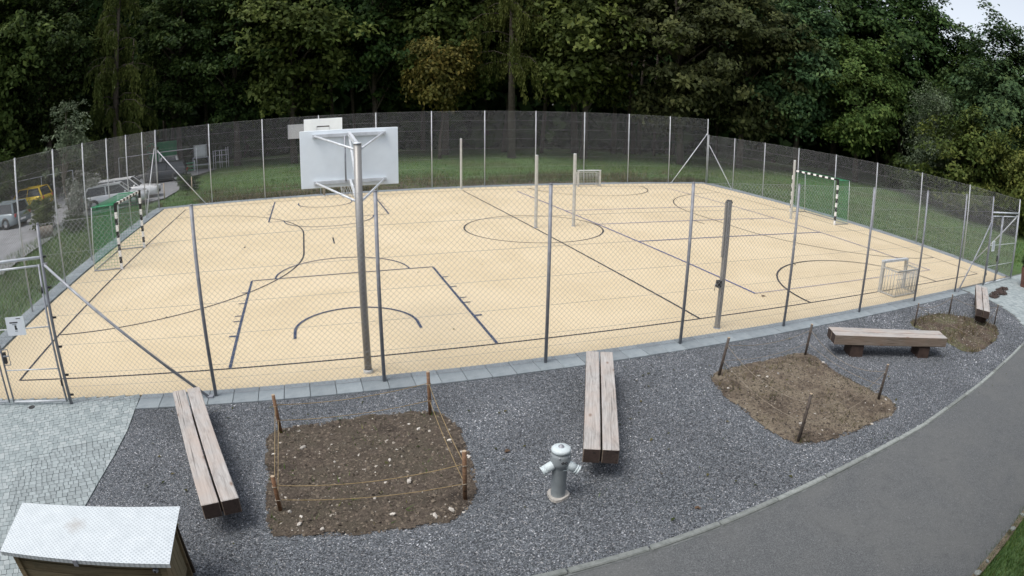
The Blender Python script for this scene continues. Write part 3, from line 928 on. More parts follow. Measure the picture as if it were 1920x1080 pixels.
def post_mesh(h, r=0.030):
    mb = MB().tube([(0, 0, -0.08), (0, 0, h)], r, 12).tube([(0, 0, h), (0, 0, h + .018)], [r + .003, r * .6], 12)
    return mb.mesh('post', M['steel_shaded'] if r >= .03 else M['steel_lit'])
post_me = {}
def fence(name_label, p0, p1, h, stops, skip_mesh=(), braces=(), post_r=0.030, wire_step=0.5):
    """p0->p1; stops are distances along the fence at which posts stand"""
    a = Vector((p0[0], p0[1], 0)); b = Vector((p1[0], p1[1], 0)); d = (b - a)
    L = d.length; ang = math.atan2(d.y, d.x)
    t = thing('fence', name_label, 'fence', a, ang)
    key = (h, post_r)
    if key not in post_me: post_me[key] = post_mesh(h, post_r)
    for s_ in stops: link_mesh('post', post_me[key], t, (s_, 0, 0))
    for s0, s1 in zip(stops[:-1], stops[1:]):
        if any(abs(s0 - q) < .05 for q in skip_mesh): continue
        w = link_mesh('wire_mesh', chain_link(s1 - s0, 0.03, h - 0.01), t, (s0, 0.036, 0))
        w['kind'] = 'stuff'
        for k in range(int(h / wire_step) + 1):
            z = h - 0.015 - k * wire_step
            if z < 0.02: z = 0.04
            MB().tube([(s0, 0.036, z), (s1, 0.036, z)], 0.0024, 5, caps=False).build('tension_wire', M['wire'], t)
    if wire_step == 0.5:
        for s0, s1 in zip(stops[:-1], stops[1:]):
            if any(abs(s0 - q) < .05 for q in skip_mesh): continue
            MB().tube([(s0, 0.036, 0.30), (s1, 0.036, 0.30)], 0.002, 5, caps=False).build('tension_wire', M['wire'], t)
    for (sa_, za, sb_) in braces:
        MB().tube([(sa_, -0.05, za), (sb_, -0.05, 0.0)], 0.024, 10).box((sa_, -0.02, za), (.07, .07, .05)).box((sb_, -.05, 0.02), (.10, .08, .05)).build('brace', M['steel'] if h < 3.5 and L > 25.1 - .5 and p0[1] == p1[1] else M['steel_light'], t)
    return t
NX = [-12.30, -9.55, -6.78, -4.02, -1.25, 1.54, 4.33, 7.12, 9.90, 12.42]
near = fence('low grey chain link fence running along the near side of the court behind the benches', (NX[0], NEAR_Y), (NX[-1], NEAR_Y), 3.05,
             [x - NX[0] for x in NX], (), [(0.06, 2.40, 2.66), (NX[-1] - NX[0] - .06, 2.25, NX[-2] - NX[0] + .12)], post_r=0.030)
for z in (.16, .52, 1.02, 1.52, 2.02, 2.52): MB().box((.05, .02, z), (.075, .03, .03)).build('wire_clamp', M['plastic_dark'], near)
t = thing('ground_socket', 'small dark oval gate socket in the left paving', 'ground socket', (-13.16, -1.2, .002))
MB().lathe([(.07, 0), (.07, .006), (.055, .008), (.05, .002), (0, .001)], 18).build('ring', M['plastic_dark'], t)
FX = [-12.80, -9.99, -7.10, -4.18, -1.30, 1.55, 4.43, 7.35, 10.22, 13.10]
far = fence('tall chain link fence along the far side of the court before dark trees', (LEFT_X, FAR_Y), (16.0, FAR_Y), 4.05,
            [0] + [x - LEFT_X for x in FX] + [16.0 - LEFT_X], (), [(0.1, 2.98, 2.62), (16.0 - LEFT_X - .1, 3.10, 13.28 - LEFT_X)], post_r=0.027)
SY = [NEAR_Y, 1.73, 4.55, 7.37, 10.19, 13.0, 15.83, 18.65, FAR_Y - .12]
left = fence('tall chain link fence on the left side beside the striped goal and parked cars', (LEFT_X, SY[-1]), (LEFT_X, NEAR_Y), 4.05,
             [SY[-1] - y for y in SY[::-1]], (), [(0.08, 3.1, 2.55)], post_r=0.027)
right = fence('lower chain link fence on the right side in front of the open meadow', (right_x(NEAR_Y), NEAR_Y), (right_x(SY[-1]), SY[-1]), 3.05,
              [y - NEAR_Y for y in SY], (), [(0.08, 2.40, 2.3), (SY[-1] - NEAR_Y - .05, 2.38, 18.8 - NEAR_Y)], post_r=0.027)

def gate_leaf(name, label, x0, x1, cat='gate', lock_side=0):
    """framed leaf hanging between x0 and x1, origin at x0 on the fence line"""
    w = x1 - x0
    t = thing(name, label, cat, (x0, NEAR_Y, 0))
    for x in (0.02, w - .02): MB().tube([(x, 0, 0.05), (x, 0, 2.41)], 0.021, 10).build('stile', M['steel'], t)
    for z in (0.06, 0.65, 1.38, 2.39): MB().tube([(0.02, 0, z), (w - .02, 0, z)], 0.019 if z in (.06, 2.39) else 0.011, 8).build('rail', M['steel_light'], t)
    m = link_mesh('wire_mesh', chain_link(w - .04, 0.06, 2.39), t, (0.02, 0.02, 0)); m['kind'] = 'stuff'
    if lock_side:
        x = .06 if lock_side < 0 else w - .10
        lk = MB().box((x + .02, 0, .88), (.07, .05, .2)).build('lock_case', M['plastic_dark'], t)
        MB().beam((x + .02, -.05, .93), (x + .15, -.05, .93), .02, .02).build('handle', M['steel'], lk)
        fr = MB()
        for (p, q) in (((x - .02, 0, .75), (x + .13, 0, .75)), ((x - .02, 0, 1.03), (x + .13, 0, 1.03)), ((x + .13, 0, .75), (x + .13, 0, 1.03))): fr.beam(p, q, .012, .012)
        fr.build('lock_guard', M['steel'], t)
    for z in (.35, 1.95): MB().tube([(w - .02 if lock_side < 0 else .02, -.03, z), (w - .02 if lock_side < 0 else .02, -.03, z + .1)], .016, 8).build('hinge', M['plastic_dark'], t)
    return t
gate_leaf('gate_leaf', 'narrow chain link gate leaf with a white notice, beside the left gate post', -13.64, -12.36, lock_side=-1)
gate_leaf('gate_leaf', 'wide chain link gate leaf at the left edge of the photo', -15.62, -13.72)
gate_leaf('gate_leaf', 'narrow chain link gate leaf with a small white notice at the right end', 12.50, 13.60, lock_side=1)
gate_leaf('gate_leaf', 'wide chain link gate leaf at the far right corner of the court', 13.68, 15.56)
for (x0, x1, lb) in ((-15.70, -12.33, 'grey steel bar above the left gate'), (12.45, 15.60, 'grey steel bar above the gate at the right end')):
    tag(MB().tube([(x0, NEAR_Y, 2.52), (x1, NEAR_Y, 2.52)], .026, 10).build('gate_lintel', M['steel_light']), lb, 'gate bar')

def notice(label, cx, z0, z1, w, big):
    t = thing('notice_board', label, 'sign', (cx, NEAR_Y - .035, z0))
    MB().box((0, 0, (z1 - z0) / 2), (w, .006, z1 - z0)).build('plate', M['sign'], t)
    pr = MB(); h = z1 - z0
    if big:
        pr.box((.09, -.0045, h * .90), (.10, .002, .012)); pr.box((-.03, -.0045, h * .70), (.19, .002, .022))
        pr.box((-.02, -.0045, h * .60), (.10, .002, .007))
        pr.box((.0, -.0045, h * .43), (.045, .002, .075)); pr.box((.012, -.0045, h * .35), (.05, .002, .02))
        pr.box((0, -.0045, h * .24), (.06, .002, .007))
    else:
        for k, ww in enumerate((.30, .36, .34, .36, .30, .35, .2)): pr.box((0, -.0045, h * (.86 - k * .11)), (w * ww * 2, .002, .012))
    pr.build('print', M['ink'], t)
notice('white notice plate with small dark print on the left gate', -13.11, 1.28, 1.60, .43, True)
notice('small white notice plate on the gate at the right end', 12.84, 1.18, 1.54, .30, False)
t = thing('banner', 'grey perforated panel hanging on the far fence left of the far backboard', 'banner', (-8.25, FAR_Y - .05, 2.95))
MB().box((0, 0, .36), (.86, .01, .72)).build('panel', M['mesh_panel'], t)
for x in (-.40, .40): MB().box((x, -.01, .36), (.03, .012, .74)).build('rod', M['steel'], t)

# ------------------------------------------------------------------ basketball hoops
def hoop(label, loc, rz):
    """pole foot at the origin, board towards +Y"""
    t = thing('basketball_hoop', label, 'basketball hoop', loc, rz)
    MB().tube([(0, 0, 0), (0, 0, 3.74)], .062, 20).build('pole', M['alu_dark'], t)
    MB().lathe([(.085, 0), (.085, .05), (.066, .06)], 16).build('base_sleeve', M['alu'], t)
    MB().tube([(0, 0, 3.74), (0, 0, 3.765)], [.07, .06], 20).build('cap', M['steel_light'], t)
    by = 1.80
    bd = MB().box((0, by + .03, 3.395), (1.80, .03, 1.05), 0, None, .006).build('backboard', M['board'], t)
    fr = MB()
    sq = [((-.295, 3.1), (.295, 3.1)), ((-.295, 3.55), (.295, 3.55)), ((-.295, 3.1), (-.295, 3.55)), ((.295, 3.1), (.295, 3.55))]
    for (p, q) in sq: fr.beam((p[0], by + .0465, p[1]), (q[0], by + .0465, q[1]), .003, .05)
    fr.build('target_square', M['black'], bd)
    for z in (3.82, 2.97): MB().box((0, by - .015, z), (1.34, .05, .06)).build('mounting_rail', M['steel_light'], t)
    for s_ in (-1, 1):
        MB().tube([(s_ * .05, 0, 3.66), (s_ * .62, by - .04, 3.82)], .019, 8).build('strut', M['steel_light'], t)
        MB().tube([(s_ * .05, 0, 2.86), (s_ * .62, by - .04, 2.97)], .019, 8).build('strut', M['steel_light'], t)
    MB().beam((0, .02, 3.72), (0, by - .04, 3.84), .05, .07).build('strut', M['steel_light'], t)
    MB().beam((0, .05, 2.92), (0, by - .04, 3.80), .03, .05).build('strut', M['steel_light'], t)
    MB().tube([(-.08, by - .05, 2.98), (-.08, by - .05, 3.8)], .016, 8).build('strut', M['steel'], t)
    MB().beam((0, .05, 2.76), (0, by - .03, 2.99), .04, .05).build('strut', M['steel_light'], t)
    MB().box((0, by + .10, 3.03), (.14, .12, .10)).build('rim_bracket', M['black'], t)
    ring = [(.225 * math.cos(a), by + .39 + .225 * math.sin(a), 3.05) for a in np.linspace(0, 2 * PI, 29)]
    rim = MB().tube(ring, .010, 8, caps=False).build('rim', M['black'], t)
    nt_ = MB(); K = 12
    for k in range(K):
        for dk in (1, -1):
            pts = []
            for i, (rr_, zz) in enumerate(((.22, 3.04), (.19, 2.93), (.16, 2.82), (.14, 2.71), (.13, 2.62))):
                a = 2 * PI * (k + dk * .5 * i) / K
                pts.append((rr_ * math.cos(a), by + .39 + rr_ * math.sin(a), zz))
            nt_.tube(pts, .005, 5, caps=False)
    nt_.build('net', M['chain'], t)
    return t
hoop('near basketball hoop seen from behind, on a tall pole by the near fence', (-6.99, -0.65, 0), 0)
hoop('far basketball hoop facing the camera, half hidden behind the near backboard', (-6.95, W + .65, 0), PI)

# ------------------------------------------------------------------ net posts
def net_post(label, x, y, h, winder=False, r=.06):
    t = thing('net_post', label, 'net post', (x, y, 0), 0, 'aluminium posts for nets on the court')
    mb = MB(); n = 16; prof = []
    for k in range(n * 2):
        a = 2 * PI * k / (n * 2); rr_ = r if k % 4 < 2 else r * .90
        prof.append((rr_ * math.cos(a), rr_ * math.sin(a)))
    m = len(prof)
    mb.add([(p[0], p[1], 0) for p in prof] + [(p[0], p[1], h) for p in prof], [(k, (k + 1) % m, m + (k + 1) % m, m + k) for k in range(m)] + [list(range(m, 2 * m))])
    mb.build('shaft', M['alu_dark'] if winder else M['alu'], t)
    MB().tube([(0, 0, h), (0, 0, h + .02)], r * .95, 12).build('cap', M['plastic_dark'] if winder else M['steel_light'], t)
    MB().lathe([(r * 1.35, 0), (r * 1.35, .012), (r * 1.02, .014)], 16).build('ground_sleeve', M['steel'], t)
    if winder:
        MB().tube([(-r - .02, 0, h - .03), (r + .02, 0, h - .03)], .025, 10).build('pulley', M['plastic_dark'], t)
        MB().box((-r - .012, 0, h * .78), (.03, .05, h * .42)).build('net_rail', M['alu_dark'], t)
        w = MB().box((-r - .03, 0, .95), (.08, .10, .14)).build('winder', M['plastic_dark'], t)
        MB().tube([(-r - .07, 0, .95), (-r - .12, 0, .95), (-r - .12, 0, .82)], .01, 6).build('crank', M['steel'], w)
    return t
net_post('thick dark net post close to the near fence, with a winder', .02, -.60, 2.63, True)
net_post('net post standing on the centre circle at the halfway line', .08, 10.1, 2.57)
net_post('net post right of the halfway line inside the centre circle', 1.52, 10.03, 2.62)
net_post('net post at the far end of the halfway line', .08, W + .62, 2.61)
net_post('net post right beside the striped goal on the right', 12.5, 9.95, 2.64)

# ------------------------------------------------------------------ striped handball goals
def striped(a, b, w=.08, step=.2, first=0):
    a = Vector(a); b = Vector(b); L = (b - a).length; n = max(1, round(L / step)); mb = MB()
    d = (b - a) / n
    for i in range(n):
        p, q = a + d * i, a + d * (i + 1)
        mb.beam(p, q, w, w, (i + first) % 2)
    return mb
def cord_net(corners_u, n, m, f, r=.0035):
    """grid of cords over the bilinear patch f(u, v)"""
    mb = MB()
    for i in range(n + 1):
        mb.tube([f(i / n, j / 6) for j in range(7)], r, 3, caps=False, smooth=False)
    for j in range(m + 1):
        mb.tube([f(i / 6, j / m) for i in range(7)], r, 3, caps=False, smooth=False)
    return mb
def goal(label, loc, rz):
    """front frame on the Y axis, opening to +X, depth to -X"""
    t = thing('handball_goal', label, 'goal', loc, rz, 'striped goals at both ends of the court')
    for s_ in (-1, 1):
        striped((0, s_ * 1.54, 0), (0, s_ * 1.54, 2.0), first=0).build('goalpost', [M['white'], M['black']], t)
    striped((0, -1.50, 2.04), (0, 1.50, 2.04), first=1).build('crossbar', [M['white'], M['black']], t)
    for s_ in (-1, 1):
        MB().box((0, s_ * 1.54, 2.04), (.082, .082, .082)).build('corner', M['black'], t)
        MB().tube([(-.03, s_ * 1.54, 2.03), (-.88, s_ * 1.54, 2.03)], .016, 8).build('top_stay', M['green_tube'], t)
        MB().tube([(-.88, s_ * 1.54, 2.03), (-1.03, s_ * 1.54, .03)], .013, 8).build('rear_stay', M['steel_light'], t)
        MB().tube([(0, s_ * 1.54, .03), (-1.03, s_ * 1.54, .03)], .018, 8).build('ground_bar', M['steel'], t)
    MB().tube([(-1.03, -1.54, .03), (-1.03, 1.54, .03)], .018, 8).build('ground_bar', M['steel'], t)
    nb = MB()
    back = lambda u, v: Vector((-.88 - .15 * (1 - v) + .05 * math.sin(PI * u) * math.sin(PI * v), -1.54 + 3.08 * u, .03 + 2.0 * v))
    top = lambda u, v: Vector((-.03 - .85 * v, -1.54 + 3.08 * u, 2.03 - .05 * math.sin(PI * u) * math.sin(PI * v)))
    for mb in (cord_net(None, 30, 20, back), cord_net(None, 30, 9, top)): nb.add(mb.v, mb.f)
    for s_ in (-1, 1):
        side = lambda u, v: Vector((-.03 - (.85 + .15 * (1 - v)) * u, s_ * 1.53, .03 + 2.0 * v))
        mb = cord_net(None, 9, 20, side); nb.add(mb.v, mb.f)
    nb.build('net', M['net_green'], t)
    return t
goal('black and white striped goal with green net by the left fence', (-14.0, 10.03, 0), 0)
goal('black and white striped goal with green net by the right fence', (14.0, 9.95, 0), PI)

# ------------------------------------------------------------------ small barred goals
def small_goal(label, loc, rz):
    """front frame on the X axis opening to +Y, cage behind towards -Y"""
    t = thing('small_goal', label, 'small goal', loc, rz, 'small aluminium goals')
    w, h, d, hr = 1.32, .86, .56, .72
    for s_ in (-1, 1): MB().box((s_ * (w / 2), 0, h / 2), (.08, .10, h)).build('goalpost', M['alu'], t)
    MB().box((0, 0, h + .02), (w + .08, .11, .06)).build('crossbar', M['steel_light'], t)
    for (p, q) in (((-w / 2, -.04, hr), (-w / 2 + .03, -d, hr)), ((w / 2, -.04, hr), (w / 2 - .03, -d, hr)), ((-w / 2 + .03, -d, hr), (w / 2 - .03, -d, hr)),
                   ((-w / 2, -.04, .03), (-w / 2 + .03, -d, .03)), ((w / 2, -.04, .03), (w / 2 - .03, -d, .03)), ((-w / 2 + .03, -d, .03), (w / 2 - .03, -d, .03))):
        MB().beam(p, q, .04, .035).build('cage_rail', M['alu'], t)
    bar = MB().tube([(0, 0, .04), (0, 0, hr)], .011, 8).mesh('bar', M['alu'])
    for k in range(13): link_mesh('bar', bar, t, (-w / 2 + .10 + k * (w - .2) / 12, -d, 0))
    for s_ in (-1, 1):
        for k in range(4): link_mesh('bar', bar, t, (s_ * (w / 2 - .006 * k - .004), -.14 - k * .11, 0))
    for z in (.25, .5): MB().tube([(-w / 2, -d + .0, z), (w / 2, -d + .0, z)], .006, 6).build('cross_wire', M['steel'], t)
    return t
small_goal('small barred goal with its cage towards the near fence', (7.30, -0.03, 0), 0)
small_goal('small barred goal at the far fence, facing the court', (7.13, 20.30, 0), PI)

# ------------------------------------------------------------------ benches
def bench(label, front, back, w=.42):
    """two heavy beams on two supports; front and back are the end midpoints"""
    a = Vector((front[0], front[1], 0)); b = Vector((back[0], back[1], 0)); L = (b - a).length
    mid = (a + b) / 2; ang = math.atan2((b - a).y, (b - a).x)
    t = thing('timber_bench', label, 'bench', mid, ang, 'timber benches on the gravel')
    bw = w / 2 - .012
    for s_ in (-1, 1):
        mb = MB().box((0, 0, 0), (L - .004, bw, .20), 0, None, .008)
        o = mb.build('beam', [M['bench'], M['bench_end_shaded'], M['bench_side']], t, (0, s_ * (bw / 2 + .012), .35))
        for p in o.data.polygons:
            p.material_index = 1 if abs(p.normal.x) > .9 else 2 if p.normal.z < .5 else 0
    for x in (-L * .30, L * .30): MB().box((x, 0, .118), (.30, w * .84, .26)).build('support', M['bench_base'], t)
    return t
bench('weathered timber bench beside the left paving, its far end at the fence', (-9.065, -4.675), (-9.89, -1.71), .44)
bench('weathered timber bench behind the hydrant, its far end at the fence', (-4.72, -4.62), (-3.405, -1.875), .43)
bench('timber bench lying crosswise behind the middle fenced bed', (1.45, -2.615), (4.09, -3.975), .46)
bench('timber bench at the far right by the pale paving', (7.44, -3.50), (10.15, -2.06), .46)

# ------------------------------------------------------------------ stakes and ropes round the beds
def stake(label, x, y, h, top, mat='stake', r=.026, group=None):
    t = thing('wooden_stake', label, 'stake', (x, y, 0), 0, group)
    MB().tube([(0, 0, -.03), (top[0] * .5, top[1] * .5, h * .5), (top[0], top[1], h)], [r, r * .97, r * .93], 10).build('shaft', M[mat], t)
    MB().tube([(top[0], top[1], h), (top[0], top[1], h + .004)], r * .92, 10).build('cut_top', M['cut_wood'], t)
    for z in (h * .72, h * .34):
        c = Vector((top[0] * z / h, top[1] * z / h, z))
        k = MB().tube([c + Vector((math.cos(a) * (r + .004), math.sin(a) * (r + .004), .006 * math.sin(3 * a))) for a in np.linspace(0, 2 * PI, 13)], .006, 5, caps=False)
        k.build('rope_knot', M['rope_grey'] if mat == 'stake' else M['rope_dark'], t)
    return (x, y, h, top)
def rope(label, stakes, closed, f, sag, mat, r=.0045, low_sag=None):
    """one rope strung from stake to stake at fraction f of their height"""
    mb = MB(); n = len(stakes)
    for i in range(n if closed else n - 1):
        A, B = stakes[i], stakes[(i + 1) % n]
        a = Vector((A[0] + A[3][0] * f, A[1] + A[3][1] * f, A[2] * f)); b = Vector((B[0] + B[3][0] * f, B[1] + B[3][1] * f, B[2] * f))
        d = (b - a).normalized(); s_ = sag[i % len(sag)]
        a += d * .028; b -= d * .028
        mb.tube([a.lerp(b, k / 14) - Vector((0, 0, s_ * 4 * (k / 14) * (1 - k / 14))) for k in range(15)], r, 5, caps=False)
    return tag(mb.build('rope', M[mat]), label, 'rope')
S1 = [stake('reddish stake at the far left corner of the dark bed', -8.45, -2.44, .60, (-.03, -.01)),
      stake('reddish stake at the far right corner of the dark bed', -6.29, -2.35, .68, (-.01, .0)),
      stake('light brown stake at the near right corner of the dark bed, by the pale stones', -6.34, -4.49, .66, (0, .0)),
      stake('light brown stake at the near left corner of the dark bed', -8.46, -4.30, .50, (-.01, -.02))]
rope('upper tan rope strung round the four stakes of the dark bed', S1, True, .74, (.06, .05, .07, .02), 'rope_tan', .0045)
rope('lower tan rope strung round the four stakes of the dark bed', S1, True, .33, (.05, .04, .05, .02), 'rope_tan', .0045)
S2 = [stake('leaning dark stake at the left corner of the middle bed', -1.40, -2.57, .68, (.09, -.02), 'stake_dark'),
      stake('leaning dark stake at the far corner of the middle bed', .84, -2.52, .62, (.05, .0), 'stake_dark'),
      stake('knotted dark stake at the right corner of the middle bed', .74, -4.65, .64, (.03, -.01), 'stake_dark'),
      stake('dark stake at the near corner of the middle bed', -1.64, -4.95, .74, (.04, .0), 'stake_dark')]
rope('upper grey rope sagging round the middle bed', S2, True, .80, (.10, .24, .22, .17), 'rope_grey')
rope('lower grey rope sagging round the middle bed', S2, True, .40, (.09, .10, .14, .13), 'rope_grey', .004)
S3 = [stake('thin dark stake at the left of the weedy far bed', 5.11, -2.47, .57, (.01, .0), 'stake_dark', .022),
      stake('thin dark stake at the far corner of the weedy bed, near the fence', 7.28, -2.37, .55, (.02, .0), 'stake_dark', .022),
      stake('thin stake at the end of the far right bench', 8.24, -3.66, .55, (.01, .0), 'stake_dark', .022)]
rope('pale rope drooping round the weedy far bed', S3 + [(6.3, -3.9, .02, (0, 0))], True, .85, (.12, .10, .05, .02), 'rope_grey')

# ------------------------------------------------------------------ hydrant
t = thing('hydrant', 'grey standing water hydrant with two pale outlets on the gravel', 'hydrant', (-5.30, -4.74, 0), math.radians(-16))
t.scale = (1.05, 1.05, .99)
rgh = MB(); pts = []
for k in range(14):
    a = 2 * PI * k / 14; rr_ = .125 * (1 + .12 * math.sin(3 * a + 1))
    pts.append((rr_ * math.cos(a), rr_ * math.sin(a)))
rgh.add([(p[0], p[1], -.02) for p in pts] + [(p[0] * .96, p[1] * .96, .022) for p in pts], [(k, (k + 1) % 14, 14 + (k + 1) % 14, 14 + k) for k in range(14)] + [list(range(14, 28))])
rgh.build('footing', M['concrete'], t)
MB().lathe([(.082, .02), (.082, .42), (.088, .44)], 24).build('barrel', M['hydrant'], t)
MB().lathe([(.088, .44), (.106, .455), (.110, .50), (.110, .575), (.104, .60), (.098, .605), (.098, .625)], 24).build('head', M['hydrant'], t)
cp = MB().lathe([(.098, .625), (.106, .630), (.106, .655), (.096, .672), (.05, .680), (0, .682)], 24).build('cap', M['hydrant_cap'], t)
MB().lathe([(.032, .676), (.032, .688), (.02, .689), (.018, .706), (0, .707)], 12).build('spindle', M['steel'], cp)
for s_ in (-1, 1):
    d = Vector((s_ * .84, -.28, -.46)).normalized()
    p = Vector((s_ * .06, -.02, .47))
    ou = MB().tube([p, p + d * .05, p + d * .12], [.052, .053, .053], 18).build('outlet', M['hydrant_cap'], t)
    MB().tube([p + d * .12, p + d * .135, p + d * .136, p + d * .15, p + d * .151, p + d * .163], [.053, .059, .050, .050, .058, .056], 18).build('outlet_cap', M['hydrant_cap'], ou)
bolt_me = MB().lathe([(.009, 0), (.009, .007), (.005, .009), (0, .009)], 6).mesh('bolt', M['steel'])
for k in range(6):
    a = 2 * PI * (k + .3) / 6
    link_mesh('bolt', bolt_me, t, (.1085 * math.cos(a), .1085 * math.sin(a), .59), (0, PI / 2, a))
for dx in (-.016, .020):
    MB().lathe([(.016, 0), (.016, .006), (.009, .006), (.009, .003)], 14).build('round_mark', M['black'], t, (.028 + dx, -.1065, .53), (PI / 2, 0, math.radians(14)))
MB().box((.04, -.078, .405), (.062, .012, .008)).build('raised_mark', M['hydrant_cap'], t, (0, 0, 0), (0, 0, math.radians(10)))

# ------------------------------------------------------------------ storage box
bx0, bx1, by0, by1 = -11.23, -9.44, -6.06, -5.33
t = thing('storage_box', 'wooden storage box with pale metal tread plate lid in the lower left corner', 'storage box', ((bx0 + bx1) / 2, (by0 + by1) / 2, 0))
hw, hd = (bx1 - bx0) / 2, (by1 - by0) / 2
for sx in (-1, 1):
    for sy in (-1, 1): MB().box((sx * (hw - .03), sy * (hd - .03), .39), (.07, .07, .78)).build('corner_post', M['box_wood'], t)
plk = MB().box((0, 0, 0), (hw * 2 - .13, .024, .112), 0, None, .004).mesh('plank', M['box_wood'])
for sy in (-1, 1):
    for k in range(6): link_mesh('plank', plk, t, (0, sy * (hd - .035), .13 + k * .117), (0, 0, 0 if sy < 0 else PI))
pls = MB().box((0, 0, 0), (.62, .022, .112), 0, None, .004).mesh('plank', M['box_wood'])
for sx in (-1, 1):
    for k in range(5): link_mesh('plank', pls, t, (sx * (hw - .035), -.236 + k * .118, .43), (0, PI / 2, PI / 2))
for sx in (-1, 1):
    MB().beam((sx * (hw - .008), hd - .02, .77), (sx * (hw + .012), hd - .02, .02), .05, .03).build('edge_batten', M['box_dark'], t)
lid = MB().box((0, 0, 0), (1.97, .88, .006), 0).box((0, -.437, -.022), (1.97, .005, .04)).build('lid', M['tread'], t, (.0, -.015, .825))
MB().box((0, 0, -.027), (1.90, .80, .045)).build('lid_frame', M['box_dark'], lid)
MB().box((-.02, -.448, -.03), (.05, .012, .07)).build('hasp', M['steel'], lid)
MB().lathe([(.012, 0), (.03, .012), (.03, .03), (.012, .045)], 12).build('caster', M['steel'], t, (hw - .10, -hd - .01, .70), (PI / 2, 0, 0))

# ------------------------------------------------------------------ parked cars and things beyond the left fence
def loft(sections, mi=None):
    """sections: list of closed rings with equal counts -> verts, faces"""
    n = len(sections[0]); v = [p for s in sections for p in s]; f = []
    for i in range(len(sections) - 1):
        for k in range(n):
            f.append((i * n + k, i * n + (k + 1) % n, (i + 1) * n + (k + 1) % n, (i + 1) * n + k))
    f.append(list(range(n))[::-1]); f.append([(len(sections) - 1) * n + k for k in range(n)])
    return v, f
def car(label, loc, rz, L, Wd, H, paint, style):
    """front towards +X, wheels on z = 0"""
    m = plain('car_paint', paint, 0.25, 0.15, 0.04, 2)
    t = thing('parked_car', label, 'car', loc, rz, 'cars parked beyond the left fence')
    h = L / 2; w = Wd / 2; belt = H * .60
    hood = {'hatch': .24, 'estate': .26, 'saloon': .26}[style] * L
    def ring(x, zt, hw, zb):
        r_ = min(.09, hw * .2)
        return [(x, -hw + .04, zb), (x, -hw, zb + .14), (x, -hw, zt - r_ * 1.2), (x, -hw + r_, zt - .01), (x, 0, zt + .012), (x, hw - r_, zt - .01), (x, hw, zt - r_ * 1.2), (x, hw, zb + .14), (x, hw - .04, zb)]
    zs = [(-h, belt * .80, w * .80, .34), (-h + .06, belt * .94, w * .93, .24), (-h + .35, belt, w, .18), (-h * .35, belt, w, .17), (h - hood - .25, belt * .99, w, .17), (h - hood, belt * .97, w, .17), (h - .35, belt * .84, w * .96, .19), (h - .08, belt * .72, w * .86, .22), (h, belt * .58, w * .74, .28)]
    v, f = loft([ring(*z) for z in zs])
    MB().add(v, f, 0, True).build('body', m, t)
    ws, we = h - hood - .05, (-h + .10 if style != 'saloon' else -h + L * .17)
    rs = ws - .75 * H * .62; re = {'hatch': -h + .42, 'estate': -h + .30, 'saloon': -h + L * .34}[style]
    def cab(x, z, hw): return [(x, -hw, z), (x, hw, z)]
    b0 = belt - .03; wt = w * .74; rt = H
    P = [(ws, -w * .88, b0), (ws, w * .88, b0), (we, w * .90, b0), (we, -w * .90, b0), (rs, -wt, rt - .05), (rs, wt, rt - .05), (re, wt, rt - .06), (re, -wt, rt - .06)]
    MB().add(P, [(0, 1, 5, 4), (1, 2, 6, 5), (2, 3, 7, 6), (3, 0, 4, 7)], 0).build('window', M['glass'], t)
    mx = (rs + re) / 2
    rf = [(rs + .04, -wt - .012, rt - .065), (rs + .04, wt + .012, rt - .065), (mx, wt + .015, rt - .012), (re - .04, wt + .012, rt - .075), (re - .04, -wt - .012, rt - .075), (mx, -wt - .015, rt - .012), (rs + .02, 0, rt - .035), (mx, 0, rt + .012), (re - .02, 0, rt - .05)]
    roof = MB().add(rf, [(0, 6, 7, 5), (6, 1, 2, 7), (5, 7, 8, 4), (7, 2, 3, 8)], 0, True)
    for s_ in (-1, 1):
        a = lambda x, ww, z: Vector((x, s_ * ww, z))
        roof.beam(a(ws, w * .89, b0), a(rs, wt + .004, rt - .05), .07, .05)
        roof.beam(a(we, w * .90, b0), a(re, wt + .004, rt - .065), .12, .06)
        roof.beam(a(rs, wt + .005, rt - .05), a(re, wt + .005, rt - .065), .05, .05)
        mxb = (ws + we) / 2
        roof.beam(a(mxb, w * .895, b0), a(mx + .1, wt + .006, rt - .05), .07, .03)
    roof.build('roof', m, t)
    wr = H * .215
    for x in (-h + L * .19, h - L * .20):
        for s_ in (-1, 1):
            wh = MB().lathe([(wr * .6, -.10), (wr * .93, -.10), (wr, -.06), (wr, .06), (wr * .93, .10), (wr * .6, .10)], 20).build('wheel', M['rubber'], t, (x, s_ * (w - .09), wr), (PI / 2, 0, 0))
            MB().lathe([(wr * .62, -.08), (wr * .6, 0), (wr * .62, .08), (.05, .085), (0, .085)], 12).lathe([(0, -.085), (.05, -.085), (wr * .62, -.08)], 12).build('rim', M['chrome'], wh)
            MB().lathe([(wr * 1.16, -.02), (wr * 1.16, .03), (wr * .9, .035)], 20).build('wheel_arch', M['plastic_dark'], t, (x, s_ * (w - .015), wr), (PI / 2 if s_ < 0 else -PI / 2, 0, 0))
    for s_ in (-1, 1):
        MB().box((h - .10, s_ * w * .64, belt * .70), (.16, .30, .13), 0, Matrix.Rotation(s_ * -.35, 3, 'Z'), .03).build('headlight', M['lamp_clear'], t)
        MB().box((-h + .05, s_ * w * .72, belt * .82), (.10, .24, .20), 0, Matrix.Rotation(s_ * .3, 3, 'Z'), .03).build('taillight', M['lamp_red'], t)
        MB().box((ws - .28, s_ * (w + .07), belt + .05), (.11, .17, .12), 0, None, .03).build('mirror', m, t)
        MB().box((.05, s_ * (w + .004), belt * .80), (.16, .016, .03)).build('door_handle', M['plastic_dark'], t)
    MB().box((h - .02, 0, .30), (.07, w * 1.3, .14), 0, None, .02).build('grille', M['plastic_dark'], t)
